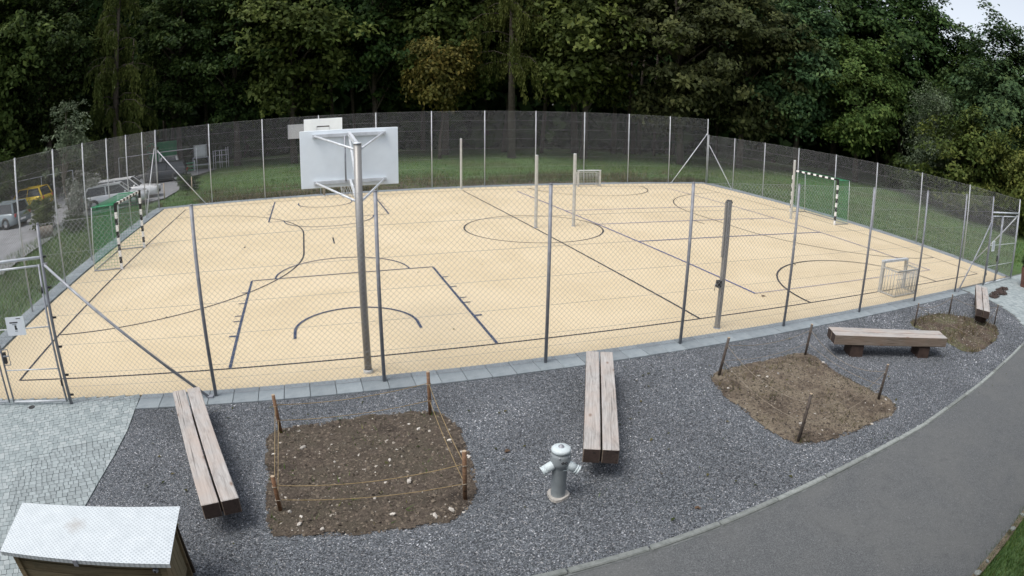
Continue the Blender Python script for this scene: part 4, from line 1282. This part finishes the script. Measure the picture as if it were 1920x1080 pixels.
    MB().box((-h + .0, 0, .44), (.02, .52, .11)).build('number_plate', M['white'], t)
    return t
Z0 = 0.03
car('grey blue car at the left edge, nearest of the parked cars', (-26.6, 21.9, Z0), math.radians(164), 4.4, 1.8, 1.45, (.20, .24, .26), 'estate')
car('bright yellow hatchback parked behind the grey car', (-28.2, 29.4, Z0), math.radians(172), 4.0, 1.74, 1.48, (.62, .43, .015), 'hatch')
car('silver car in front of the white estate, behind the left striped goal', (-19.3, 24.5, Z0), math.radians(12), 4.1, 1.74, 1.34, (.55, .57, .59), 'hatch')
car('white estate car with a pale bonnet behind the left striped goal', (-19.3, 27.0, Z0), math.radians(6), 4.4, 1.78, 1.36, (.74, .75, .76), 'estate')
car('dark car with red tail lights behind the white estate', (-19.2, 36.0, Z0), math.radians(188), 4.5, 1.8, 1.5, (.022, .024, .028), 'estate')
car('white car standing far back by the water tank', (-19.8, 42.6, Z0), math.radians(100), 4.2, 1.75, 1.6, (.72, .72, .72), 'hatch')

t = thing('water_tank', 'white caged water tank raised on a frame at the forest edge', 'tank', (-17.2, 43.9, 0.0), .15)
MB().box((0, 0, 1.65), (1.05, .95, .95), 0, None, .08).build('tank', M['tank_white'], t)
cg = MB()
for x in np.linspace(-.56, .56, 6):
    for y in (-.52, .52): cg.beam((x, y, 1.12), (x, y, 2.16), .022, .022)
for z in (1.14, 1.48, 1.82, 2.15):
    for y in (-.525, .525): cg.beam((-.56, y, z), (.56, y, z), .022, .022)
    for x in (-.575, .575): cg.beam((x, -.52, z), (x, .52, z), .022, .022)
cg.build('cage', M['steel_light'], t)
for x in (-.7, .7):
    for y in (-.55, .55): MB().beam((x, y, -.1), (x, y, 1.1), .05, .05).build('leg', M['steel'], t)
for z in (.45, 1.08):
    for y in (-.55, .55): MB().beam((-.72, y, z), (.72, y, z), .05, .05).build('frame_bar', M['steel'], t)
t = thing('cable_reel_rack', 'low green and white slatted crate rack beside the water tank', 'rack', (-18.2, 43.0, 0), .1)
for z in (.15, .45, .75):
    MB().box((0, 0, z), (1.2, .6, .05)).build('shelf', M['green_tube'], t)
for x in (-.58, .58):
    for y in (-.28, .28): MB().beam((x, y, -.1), (x, y, .95), .05, .05).build('post', M['steel_light'], t)
t = thing('scaffold_rack', 'bare steel scaffold frame standing right of the water tank', 'frame', (-15.4, 44.2, 0), -.1)
for x in (-.6, .0, .6):
    for y in (-.4, .4): MB().tube([(x, y, -.1), (x, y, 1.55 + .2 * (x > 0))], .025, 8).build('upright', M['steel_light'], t)
for z in (.5, 1.1, 1.5):
    for y in (-.4, .4): MB().tube([(-.65, y, z), (.65, y, z)], .022, 8).build('crossbar', M['steel'], t)
t = thing('green_container', 'dark green box container behind the dark car at the forest edge', 'container', (-21.4, 46.6, 0), .1)
MB().box((0, 0, 1.35), (3.2, 2.0, 2.7), 0, None, .03).build('shell', M['net_green'], t)
for k in range(10): MB().box((-1.4 + k * .31, -1.01, 1.35), (.10, .04, 2.4)).build('rib', M['net_green'], t)

def railing(label, pts, h, r=.024):
    t = thing('pipe_railing', label, 'railing', (pts[0][0], pts[0][1], 0))
    o = Vector((pts[0][0], pts[0][1], 0))
    for p in pts: MB().tube([Vector((p[0], p[1], -.15)) - o, Vector((p[0], p[1], h)) - o], r, 8).build('post', M['steel_light'], t)
    for a, b in zip(pts[:-1], pts[1:]): MB().tube([Vector((a[0], a[1], h)) - o, Vector((b[0], b[1], h)) - o], r, 8).build('rail', M['steel_light'], t)
railing('thin pale pipe frame behind the white estate and dark car', [(-23.4, 38.5), (-20.0, 39.4), (-16.9, 40.2)], 2.1)
railing('pale pipe barrier behind the yellow car', [(-32.2, 31.0), (-28.6, 33.0), (-26.2, 34.4)], 1.9)
for i, (x, y, lb) in enumerate(((-16.3, 25.1, 'short pale post on the grass right of the white car, nearer of two'), (-15.0, 27.4, 'short pale post on the grass right of the white car, farther of two'))):
    t = thing('short_post', lb, 'post', (x, y, 0))
    MB().tube([(0, 0, -.1), (.02, 0, .95)], [.035, .03], 8).build('shaft', M['cut_wood'], t)
    MB().tube([(.02, 0, .95), (.02, 0, .97)], .033, 8).build('cap', M['steel'], t)

# a section of tree trunk lying on the verge
t = thing('log', 'short section of tree trunk lying on the verge beyond the left fence', 'log', (-20.6, 16.3, .26), .5)
MB().tube([(-.42, 0, 0), (-.1, .01, .01), (.42, 0, 0)], [.27, .29, .28], 18, caps=False).build('bark', M['bark_pale'], t)
for s_ in (-1, 1): MB().tube([(s_ * .40, 0, 0), (s_ * .43, 0, 0)], .265, 18).build('cut_face', M['log'], t)

t = thing('planter', 'brown planter box at the right edge beside the gate', 'planter', (15.35, -2.25, 0), .25)
MB().add([(-.4, -.4, 0), (.4, -.4, 0), (.4, .4, 0), (-.4, .4, 0), (-.47, -.47, .72), (.47, -.47, .72), (.47, .47, .72), (-.47, .47, .72), (-.40, -.40, .72), (.40, -.40, .72), (.40, .40, .72), (-.40, .40, .72), (-.40, -.40, .64), (.40, -.40, .64), (.40, .40, .64), (-.40, .40, .64)],
         [(0, 1, 5, 4), (1, 2, 6, 5), (2, 3, 7, 6), (3, 0, 4, 7), (4, 5, 9, 8), (5, 6, 10, 9), (6, 7, 11, 10), (7, 4, 8, 11), (8, 9, 13, 12), (9, 10, 14, 13), (10, 11, 15, 14), (11, 8, 12, 15), (12, 13, 14, 15)]).build('pot', M['planter'], t)
planter_root = t

# ------------------------------------------------------------------ foliage
LEAF = {
 'dark':   [(0, (.012, .024, .009)), (.5, (.032, .056, .018)), (1, (.078, .110, .034))],
 'olive':  [(0, (.018, .030, .009)), (.5, (.055, .080, .023)), (1, (.125, .155, .047))],
 'brown':  [(0, (.020, .025, .012)), (.5, (.050, .058, .024)), (1, (.105, .110, .044))],
 'bluish': [(0, (.018, .036, .018)), (.5, (.055, .092, .042)), (1, (.125, .170, .068))],
 'bright': [(0, (.026, .048, .016)), (.5, (.062, .104, .030)), (1, (.125, .165, .050))],
 'yellow': [(0, (.034, .042, .012)), (.5, (.100, .092, .028)), (1, (.225, .170, .055))],
 'droop':  [(0, (.022, .034, .010)), (.5, (.058, .078, .022)), (1, (.118, .136, .044))],
 'pale':   [(0, (.055, .078, .048)), (.5, (.115, .150, .095)), (1, (.19, .225, .15))],
 'golden': [(0, (.028, .042, .012)), (.5, (.070, .092, .025)), (1, (.15, .160, .046))],
 'white':  [(0, (.06, .075, .05)), (.55, (.16, .18, .15)), (1, (.50, .48, .47))],
}
for k, st in list(LEAF.items()): M['leaf_' + k] = mat_leaf('leaf_' + k, st)

def leaf_quads(P, N, size, rng, aspect=.55, droop=.5):
    """a slightly folded four-point leaf at each P with normal N"""
    n = len(P)
    N = N / np.linalg.norm(N, axis=1)[:, None]
    r = rng.normal(0, 1, (n, 3)); r[:, 2] -= droop
    T = r - (r * N).sum(1)[:, None] * N
    T /= np.linalg.norm(T, axis=1)[:, None] + 1e-9
    B = np.cross(N, T)
    s = size[:, None]
    a = P - T * s * .5
    c = P + T * s * .55 - N * s * .12
    b = P + B * s * aspect * .5 + N * s * .06
    d = P - B * s * aspect * .5 + N * s * .06
    V = np.stack([a, b, c, d], 1).reshape(-1, 3)
    F = np.arange(4 * n).reshape(-1, 4)
    return V, F

def crown_points(rng, bottom, top, R, boughs, clumps, leaves, clump_r, shape=1.0, flat=.45, inner=.55):
    """boughs on an uneven ellipsoid, sprays on the boughs, leaves in each spray"""
    zc, hz = (bottom + top) / 2, (top - bottom) / 2
    u = rng.normal(0, 1, (boughs, 3)); u /= np.linalg.norm(u, axis=1)[:, None]
    rad = rng.uniform(inner, 1.0, boughs)
    zz = u[:, 2] * rad
    prof = np.where(zz < 0, 1 - .35 * zz ** 2, (1 - np.abs(zz) ** 1.6 * shape * .55))
    bp = np.stack([u[:, 0] * rad * R * prof, u[:, 1] * rad * R * prof, zc + zz * hz], 1)
    bi = rng.integers(0, boughs, clumps)
    cp = bp[bi] + rng.normal(0, 1, (clumps, 3)) * np.array([clump_r * 1.15, clump_r * 1.15, clump_r * .8])
    ci = rng.integers(0, clumps, leaves)
    g = rng.normal(0, 1, (leaves, 3))
    q = np.linalg.norm(g[:, :2], axis=1)
    off = np.stack([g[:, 0] * clump_r * .55, g[:, 1] * clump_r * .55, g[:, 2] * clump_r * .55 * flat - q ** 1.5 * clump_r * .13], 1)
    P = cp[ci] + off
    out = P - np.array([0, 0, zc]); out /= np.linalg.norm(out, axis=1)[:, None] + 1e-6
    N = np.array([0, 0, 1.0]) + .75 * out + rng.normal(0, .55, (leaves, 3)) + np.stack([off[:, 0], off[:, 1], 0 * q], 1) * .5
    ct = rng.random(clumps)
    tint = np.clip(.45 * ct[ci] + .55 * rng.random(leaves), 0, 1)
    return P, N, tint, bp

def trunk_mesh(rng, h, r, boughs, n_limbs, z0, mat, lean=.3):
    mb = MB()
    pts = [(0, 0, -.2)]
    x = y = 0.0
    for k in range(1, 7):
        x += rng.normal(0, lean * .35); y += rng.normal(0, lean * .35)
        pts.append((x, y, h * k / 6))
    rs = [r * 1.25] + [r * (1 - .13 * k) for k in range(1, 7)]
    mb.tube(pts, rs, 9)
    idx = rng.permutation(len(boughs))[:n_limbs]
    for i in idx:
        b = Vector(boughs[i])
        zs = min(max(z0, b.z - 2.5 - rng.random() * 2), h * .9)
        f = zs / h * 6; k = min(int(f), 5); a = Vector(pts[k]).lerp(Vector(pts[k + 1]), f - k)
        mid = a.lerp(b, .5) + Vector((0, 0, .5))
        mb.tube([a, mid, b], [r * .38, r * .22, r * .06], 6)
    return mb.mesh('trunk', mat)

PROTO = {}
def broadleaf(key, seed, H, R, bottom, leafmat, leaves=26000, size=.34, boughs=46, clumps=420, clump_r=.85, r=.28, flat=.45, shape=1.0, bark='bark', inner=.55, aspect=.6):
    rg = np.random.default_rng(seed)
    P, N, tint, bp = crown_points(rg, bottom, H, R, boughs, clumps, leaves, clump_r, shape, flat, inner)
    k = P[:, 2] > max(.15, bottom * .5)
    P, N, tint = P[k], N[k], tint[k]
    V, F = leaf_quads(P, N, size * rg.uniform(.7, 1.35, len(P)), rg, aspect)
    PROTO[key] = (np_mesh('crown', V, F, M['leaf_' + leafmat], tint), trunk_mesh(rg, H * .82, r, bp, 16, bottom * .8 + .3, M[bark]))

def drooping(key, seed, H, R, bottom, leafmat, n_branch=90, r=.3):
    """tree with arched limbs from which long thin sprays hang straight down"""
    rg = np.random.default_rng(seed)
    mb = MB(); mb.tube([(0, 0, -.2), (0, 0, H * .5), (0, 0, H)], [r * 1.2, r * .7, .05], 9)
    Pl = []; Nl = []; Sl = []; Tl = []
    for k in range(n_branch):
        z = bottom + 1.5 + (H - bottom - 1.5) * rg.random() ** .9
        a = rg.uniform(0, 2 * PI)
        L = R * (1 - .80 * (z - bottom) / (H - bottom)) * rg.uniform(.55, 1.0)
        d = Vector((math.cos(a), math.sin(a), 0))
        pts = [Vector((0, 0, z)) + d * L * t_ + Vector((0, 0, L * (.22 * math.sin(t_ * 2.2) - .30 * t_ * t_))) for t_ in (0, .35, .7, 1.0)]
        mb.tube(pts, [.06, .045, .03, .012], 5)
        tc = rg.random()
        for j in range(int(5 + L * 4.5)):
            t_ = rg.uniform(.12, 1.0); f = t_ * 3; i0 = min(int(f), 2)
            p = pts[i0].lerp(pts[i0 + 1], f - i0)
            hang = rg.uniform(.5, 2.3) * (.5 + .7 * t_)
            nl = int(hang * 17)
            sw = rg.normal(0, .12, 2)
            s_ = rg.random(nl)
            Pl.append(np.stack([p.x + sw[0] * s_ * hang + rg.normal(0, .07, nl), p.y + sw[1] * s_ * hang + rg.normal(0, .07, nl), p.z - s_ * hang], 1))
            n_ = rg.normal(0, 1, (nl, 3)); n_[:, 2] *= .25
            Nl.append(n_); Sl.append(rg.uniform(.16, .34, nl)); Tl.append(np.clip(.4 * tc + .3 * rg.random() + .4 * rg.random(nl), 0, 1))
    P = np.concatenate(Pl); N = np.concatenate(Nl)
    keep = P[:, 2] > .3; P = P[keep]; N = N[keep]
    V, F = leaf_quads(P, N, np.concatenate(Sl)[keep], rg, .34, 3.5)
    PROTO[key] = (np_mesh('crown', V, F, M['leaf_' + leafmat], np.concatenate(Tl)[keep]), mb.mesh('trunk', M['bark']))

broadleaf('dark_a', 1, 21, 5.2, 4.2, 'dark')
broadleaf('dark_b', 2, 23, 5.8, 4.6, 'dark', size=.38)
broadleaf('olive', 3, 20, 5.4, 4.2, 'olive', size=.42, clump_r=.95, flat=.6)
broadleaf('brown', 4, 21, 6.2, 3.2, 'brown', leaves=32000, size=.40, clump_r=.9)
broadleaf('bluish', 5, 17, 5.0, 3.4, 'bluish', leaves=30000, boughs=34, clump_r=1.0, size=.36)
broadleaf('bright', 6, 14, 4.4, 3.0, 'bright', leaves=24000, boughs=28, clump_r=.95)
broadleaf('yellow', 7, 11.6, 3.1, 4.6, 'yellow', leaves=8000, boughs=13, clumps=120, size=.36, flat=.8, clump_r=.7, r=.16)
broadleaf('tall_right', 8, 16.5, 5.6, 2.2, 'bluish', leaves=36000, boughs=64, clumps=560, shape=1.0, inner=.4)
broadleaf('skyline', 9, 15.2, 6.0, 3.0, 'dark', leaves=36000, boughs=64, clumps=560, shape=1.1, inner=.4)
broadleaf('golden', 10, 5.4, 3.9, .2, 'golden', leaves=21000, boughs=34, clumps=330, clump_r=.6, size=.22, r=.07, inner=.35)
broadleaf('shrub', 11, 3.2, 1.9, .1, 'dark', leaves=8000, boughs=22, clumps=150, clump_r=.42, size=.18, r=.04, inner=.3)
broadleaf('pale_cone', 12, 8.6, 2.1, .6, 'pale', leaves=15000, boughs=40, clumps=300, clump_r=.5, size=.17, r=.09, shape=1.6, flat=1.2, inner=.3, aspect=.35)
broadleaf('sapling', 13, 6.6, 1.35, 1.6, 'pale', leaves=2600, boughs=26, clumps=110, clump_r=.30, size=.17, r=.05, shape=1.5, bark='bark_pale', inner=.2)
broadleaf('flower_bush', 14, 1.7, 1.2, .1, 'white', leaves=2600, boughs=20, clumps=90, clump_r=.25, size=.11, r=.03, inner=.3)
broadleaf('green_bush', 15, 4.4, 2.3, .2, 'olive', leaves=11000, boughs=26, clumps=200, clump_r=.5, size=.22, r=.05, inner=.3)
drooping('droop_a', 20, 21, 5.2, 2.6, 'droop')
drooping('droop_b', 21, 22, 5.6, 5.6, 'droop', 80)

def tree(key, label, x, y, rz=0., s=1., sz=None, cat='tree', group=None, name=None):
    crown, trunk = PROTO[key]
    t = thing(name or 'tree', label, cat, (x, y, ground_height(x, y)), rz, group)
    t.scale = (s, s, sz or s)
    link_mesh('trunk', trunk, t); link_mesh('crown', crown, t)
    return t
FE = 'trees along the forest edge'
tree('olive', 'tall olive tree at the left edge behind the grey car', -34.2, 33.5, .4, 1.02, group=FE, name='broadleaf_tree')
tree('dark_a', 'dark leafy tree behind the yellow car, left of the drooping tree', -30.2, 38.5, 1.2, 1.0, group=FE, name='broadleaf_tree')
tree('droop_a', 'tree with long hanging olive sprays above the parked cars', -23.6, 38.8, .2, 1.0, group=FE, name='weeping_tree')
tree('dark_b', 'dark tree between the hanging sprays and the water tank', -19.3, 45.0, 2.2, .95, group=FE, name='broadleaf_tree')
tree('dark_a', 'dark tree behind the scaffold frame, left of the far backboard', -14.0, 44.8, 3.6, 1.0, group=FE, name='broadleaf_tree')
tree('olive', 'green tree with lit sprays above the far backboard', -8.8, 43.2, 5.1, 1.0, group=FE, name='broadleaf_tree')
tree('dark_b', 'dark recessed tree just left of the yellow autumn tree', -1.6, 45.6, 4.4, 1.0, group=FE, name='broadleaf_tree')
tree('yellow', 'low tree with yellow autumn leaves at the middle of the forest edge', 3.2, 40.2, .9, .84, 1.0, group=FE, name='autumn_tree')
tree('olive', 'olive tree standing behind the yellow autumn tree', 4.6, 44.2, 2.9, 1.04, group=FE, name='broadleaf_tree')
tree('droop_b', 'dark tree with hanging sprays right of the yellow autumn tree', 8.9, 38.6, 1.7, 1.0, group=FE, name='weeping_tree')
tree('olive', 'broad olive tree with large leaf sprays right of the hanging sprays', 15.2, 38.0, 1.2, 1.05, group=FE, name='broadleaf_tree')
tree('brown', 'brownish broad tree left of the blue green tree', 22.4, 33.8, .6, 1.0, group=FE, name='broadleaf_tree')
tree('brown', 'dark brownish tree above the far right corner of the fence', 27.2, 31.6, 3.0, .96, group=FE, name='broadleaf_tree')
tree('bluish', 'tall blue green tree with lit tops above the right striped goal', 32.6, 29.6, 0.0, 1.0, group=FE, name='broadleaf_tree')
tree('bright', 'lower blue green tree with lit tufts right of the tallest blue green one', 36.0, 25.0, 2.4, .95, group=FE, name='broadleaf_tree')
tree('skyline', 'dark tree whose rounded top meets the sky on its right', 47.5, 27.5, 1.0, 1.42, group=FE, name='broadleaf_tree')
tree('dark_a', 'tall dark tree behind the blue green trees', 42.5, 33.8, 1.9, 1.16, group=FE, name='broadleaf_tree')
tree('tall_right', 'tall green tree at the right edge under the open sky', 40.2, 9.6, .5, 1.12, .94, group=FE, name='broadleaf_tree')
tree('tall_right', 'green tree cut by the right edge of the photo', 43.5, 3.0, 2.6, 1.08, .93, group=FE, name='broadleaf_tree')
tree('skyline', 'dark tree filling the dip between the rounded skyline tree and the tall right one', 48.5, 18.6, 2.6, 1.08, 1.06, group=FE, name='broadleaf_tree')
tree('pale_cone', 'pale grey green cone shaped tree beside the golden bush', 34.4, 15.2, .3, 1.26, 1.1, group=None, name='conical_tree')
tree('golden', 'large golden green bush at the right meadow edge', 34.0, 10.6, .3, 1.36, cat='bush', name='bush')
tree('golden', 'golden green bush at the right edge of the photo', 33.6, 4.6, 2.2, 1.2, cat='bush', name='bush')
tree('shrub', 'dark low shrub left of the golden bush', 35.6, 15.6, 1.0, 1.2, cat='bush', name='bush')
tree('shrub', 'dark low shrub under the blue green trees', 37.6, 20.2, 2.0, 1.15, cat='bush', name='bush')
tree('sapling', 'young pale green tree with a thin trunk beyond the left fence', -21.5, 22.2, .4, 1.0, 1.13, name='young_tree')
tree('green_bush', 'leafy bush at the left edge behind the grey car', -31.8, 27.4, .5, 1.2, cat='bush', name='bush')
tree('green_bush', 'leafy bush behind the yellow car', -30.6, 33.6, 1.5, .8, cat='bush', name='bush')
tree('green_bush', 'dark bush under the drooping tree, left of the pipe frame', -27.2, 38.6, .7, 1.05, cat='bush', name='bush')
tree('green_bush', 'dark bush behind the pipe frame at the lane end', -23.6, 42.6, 2.7, 1.1, cat='bush', name='bush')
tree('green_bush', 'dark bush between the young tree and the drooping tree', -30.8, 36.4, 4.1, 1.0, cat='bush', name='bush')
tree('green_bush', 'leafy bush at the far left behind the pipe barrier', -36.0, 30.5, 3.3, 1.2, cat='bush', name='bush')
tree('flower_bush', 'pale flowering bush by the lane beside the silver car', -21.3, 24.8, .5, 1.1, cat='bush', name='bush')
tree('flower_bush', 'low pale bush at the foot of the young tree', -20.7, 21.6, 2.5, .8, cat='bush', name='bush')
tree('flower_bush', 'pale bush in the lane between the yellow car and the silver car', -22.6, 27.2, 1.2, 1.15, cat='bush', name='bush')
tree('green_bush', 'low leafy bush on the verge left of the log', -21.8, 18.6, 1.9, .42, cat='bush', name='bush')
tree('shrub', 'small dark weed bush beside the log on the verge', -19.3, 17.4, 1.5, .28, cat='bush', name='bush')
tree('shrub', 'small dark bush between the white car and the short posts', -15.6, 29.0, 2.5, .38, cat='bush', name='bush')
p = link_mesh('plant', PROTO['shrub'][0], planter_root, (0, 0, .62)); p.scale = (.27, .27, .2)

# the wood behind the front trees: one mass of foliage reaching the ground
rg = np.random.default_rng(77)
edge = [(-62, 22), (-44, 36), (-36, 46), (-24, 52), (-10, 53.5), (3, 53), (14, 49), (25, 44.5), (34, 40), (45, 35), (54, 24), (52, 12), (52, 0), (54, -14)]
tops = [22, 22, 23, 23, 23, 23, 23, 22, 21, 17, 13, 13, 13.5, 13]
el = [0.]
for a, b in zip(edge[:-1], edge[1:]): el.append(el[-1] + math.dist(a, b))
n = 64000
s_ = rg.uniform(0, el[-1], n)
ex = np.interp(s_, el, [p[0] for p in edge]); ey = np.interp(s_, el, [p[1] for p in edge]); tp = np.interp(s_, el, tops)
cx_, cy_ = -2.0, 8.0
ox, oy = ex - cx_, ey - cy_; on = np.hypot(ox, oy); dp = rg.uniform(0, 9, n)
lump = np.array([noise.noise(Vector((a * .12, 2.5, 0))) for a in s_])
zz = rg.uniform(0, 1, n) ** .9 * (tp + lump * 2.5)
P = np.stack([ex + ox / on * dp, ey + oy / on * dp, zz], 1)
N = rg.normal(0, .7, (n, 3)); N[:, 0] -= ox / on; N[:, 1] -= oy / on; N[:, 2] += .5
V, F = leaf_quads(P, N, rg.uniform(1.1, 2.0, n), rg, .75, .4)
wood = link_mesh('woodland', np_mesh('woodland', V, F, M['leaf_dark'], rg.random(n) * .6))
wood['kind'] = 'stuff'
tr = MB()
for k in range(46):
    q = rg.uniform(el[1], el[10]); x = np.interp(q, el, [p[0] for p in edge]); y = np.interp(q, el, [p[1] for p in edge])
    u = rg.uniform(-4.5, 3); on_ = math.hypot(x - cx_, y - cy_)
    x += (x - cx_) / on_ * u; y += (y - cy_) / on_ * u
    tr.tube([(x, y, -.3), (x + rg.normal(0, .3), y, 6), (x + rg.normal(0, .5), y, 13)], [rg.uniform(.14, .32), .16, .08], 7)
o = tr.build('woodland_trunks', M['bark']); o['kind'] = 'stuff'

# ------------------------------------------------------------------ grass and weeds
def blades(name, xs, ys, h, w, rng, mat, tint=None, lean=.5):
    n = len(xs)
    z = np.array([ground_height(a, b) for a, b in zip(xs, ys)])
    a = rng.uniform(0, 2 * PI, n); l = rng.normal(0, lean, (n, 2)) * h[:, None]
    dx, dy = np.cos(a) * w / 2, np.sin(a) * w / 2
    A = np.stack([xs - dx, ys - dy, z - .01], 1); B = np.stack([xs + dx, ys + dy, z - .01], 1)
    C = np.stack([xs + l[:, 0], ys + l[:, 1], z + h], 1)
    V = np.stack([A, B, C], 1).reshape(-1, 3); F = np.arange(3 * n).reshape(-1, 3)
    o = link_mesh(name, np_mesh(name, V, F, mat, rng.random(n) if tint is None else tint))
    o['kind'] = 'stuff'
    return o
M['grass'] = mat_leaf('grass_blade', [(0, (.028, .060, .015)), (.5, (.065, .125, .028)), (.85, (.11, .17, .042)), (1, (.19, .17, .07))], .2, .3)
M['weed'] = mat_leaf('dry_weed', [(0, (.035, .045, .018)), (.45, (.075, .075, .033)), (.8, (.14, .115, .06)), (1, (.22, .18, .11))], .15, .3)
low = path_low
x = rng.uniform(-2.6, 4.5, 26000); yl = np.interp(x, [p[0] for p in low], [p[1] for p in low])
y = yl + .01 - rng.random(26000) ** 1.3 * 2.4
blades('grass', x, y, rng.uniform(.04, .12, 26000), rng.uniform(.005, .012, 26000), rng, M['grass'])
# meadow beyond the fences
def ring_pts(n, rng):
    out = []
    while len(out) < n:
        m = n
        x = rng.uniform(-17.5, 36, m); y = rng.uniform(-1, 43, m)
        d = np.maximum.reduce([x - right_x(0) - .6, y - FAR_Y - .5, -x + LEFT_X - .5])
        k = (d > 0) & ~((x > 12) & (y < 0)) & ((x > -16.2) | (y < 22)) & (rng.random(m) < np.exp(-d / 9.0) + .12)
        k &= ~((x > 30) & (y > 30))
        out += list(zip(x[k], y[k]))
    return np.array(out[:n])
pp = ring_pts(60000, rng)
blades('meadow_grass', pp[:, 0], pp[:, 1], rng.uniform(.06, .22, len(pp)), rng.uniform(.015, .04, len(pp)), rng, M['grass'])
x = rng.uniform(-16, 16.5, 15000); y = FAR_Y + .35 + rng.random(15000) ** 1.6 * 5.0
kk = np.array([noise.noise(Vector((a * .22, b * .35, 4.))) for a, b in zip(x, y)]) > -.12
blades('dry_weeds', x[kk], y[kk], rng.uniform(.10, .45, kk.sum()), rng.uniform(.015, .04, kk.sum()), rng, M['weed'], None, .45)
x = rng.uniform(-21, -16.1, 16000); y = rng.uniform(-1, 23, 16000)
blades('verge_grass', x, y, rng.uniform(.08, .35, 16000), rng.uniform(.012, .03, 16000), rng, M['grass'])
# thin weeds on the beds
for (o, out, info), nn, mt, hh in ((BEDS[0], 420, 'grass', .04), (BEDS[1], 1900, 'weed', .045), (BEDS[2], 3000, 'weed', .08)):
    xs = [p[0] for p in out]; ys = [p[1] for p in out]
    x = rng.uniform(min(xs), max(xs), nn); y = rng.uniform(min(ys), max(ys), nn)
    k = in_poly(x, y, out) & (np.array([noise.noise(Vector((a * 1.6, b * 1.6, 7.))) for a, b in zip(x, y)]) > .02)
    w = blades('weeds', x[k], y[k], rng.uniform(.02, hh * 2, k.sum()), rng.uniform(.006, .016, k.sum()), rng, M[mt], None, .8)
    w.location.z = .07; w.parent = o

# fallen leaves, mulch and other litter
t = tag(MB().add([(math.cos(a) * r_, math.sin(a) * r_ * .6, h_) for a, r_, h_ in [(k * PI / 5, .05 + .02 * (k % 3), .008 + .012 * (k % 2)) for k in range(10)]] + [(0, 0, .02)], [(k, (k + 1) % 10, 10) for k in range(10)]).build('dead_leaf', M['dry_leaf'], None, (2.62, .85, .003), (0, 0, .4)), 'curled brown leaf on the court near the blue corner line', 'leaf')
lf = t.data
for (x, y, sc, lb) in ((-5.55, -3.62, .7, 'brown leaf scrap on the gravel between the dark bed and the hydrant'), (-3.9, -5.6, .6, 'rusty brown leaf clump on the gravel by the path kerb')):
    o = link_mesh('dead_leaf', lf, None, (x, y, .0), (0, 0, x)); o.scale = (sc, sc, 1.0)
    tag(o, lb, 'leaf')
pm = []
for cx_, cy_, rr_ in ((11.5, -2.1, .32), (12.1, -1.95, .28), (12.7, -1.85, .3), (13.2, -1.8, .22), (12.4, -2.15, .2)):
    k = 70; a = rng.uniform(0, 2 * PI, k); q = np.sqrt(rng.random(k)) * rr_
    pm.append(np.stack([cx_ + np.cos(a) * q * 1.4, cy_ + np.sin(a) * q * .6, .01 + rng.random(k) * .03], 1))
pm = np.concatenate(pm)
o = link_mesh('mulch', scatter_stones('mulch', pm, rng.uniform(.03, .07, len(pm)), rng, M['mulch'], .5)); o['kind'] = 'stuff'
n = 260
x = np.concatenate([rng.uniform(-15, 15.3, 130), rng.uniform(-10.8, 10, 130)]); y = np.concatenate([21 - rng.random(130) ** 1.6 * 21, rng.uniform(-5.9, -1.5, 130)])
lv, lfc = leaf_quads(np.stack([x, y, np.full(n, .012)], 1), np.array([0, 0, 1.]) + rng.normal(0, .2, (n, 3)), rng.uniform(.03, .075, n), rng, .6, 0)
o = link_mesh('fallen_leaves', np_mesh('fallen_leaves', lv, lfc, M['weed'], rng.random(n) * .7)); o['kind'] = 'stuff'
x = rng.uniform(-10.5, 8.5, 900); y = -1.5 - 4.4 * rng.random(900)
k = in_poly(x, y, GRAVEL) & (np.array([noise.noise(Vector((a * 1.1, b * 1.1, 17.))) for a, b in zip(x, y)]) > .30)
w = blades('weeds', x[k], y[k], rng.uniform(.02, .05, k.sum()), rng.uniform(.006, .014, k.sum()), rng, M['grass'], None, .9); w.location.z = .05
# dry twigs on the gravel
tw = MB()
for k in range(60):
    x, y = rng.uniform(-10.5, 8), rng.uniform(-5.9, -1.5)
    if not in_poly([x], [y], GRAVEL)[0]: continue
    a = rng.uniform(0, PI); L = rng.uniform(.03, .11)
    tw.tube([(x, y, .008), (x + math.cos(a) * L, y + math.sin(a) * L, .012)], .003, 4)
o = tw.build('twigs', M['bark']); o['kind'] = 'stuff'
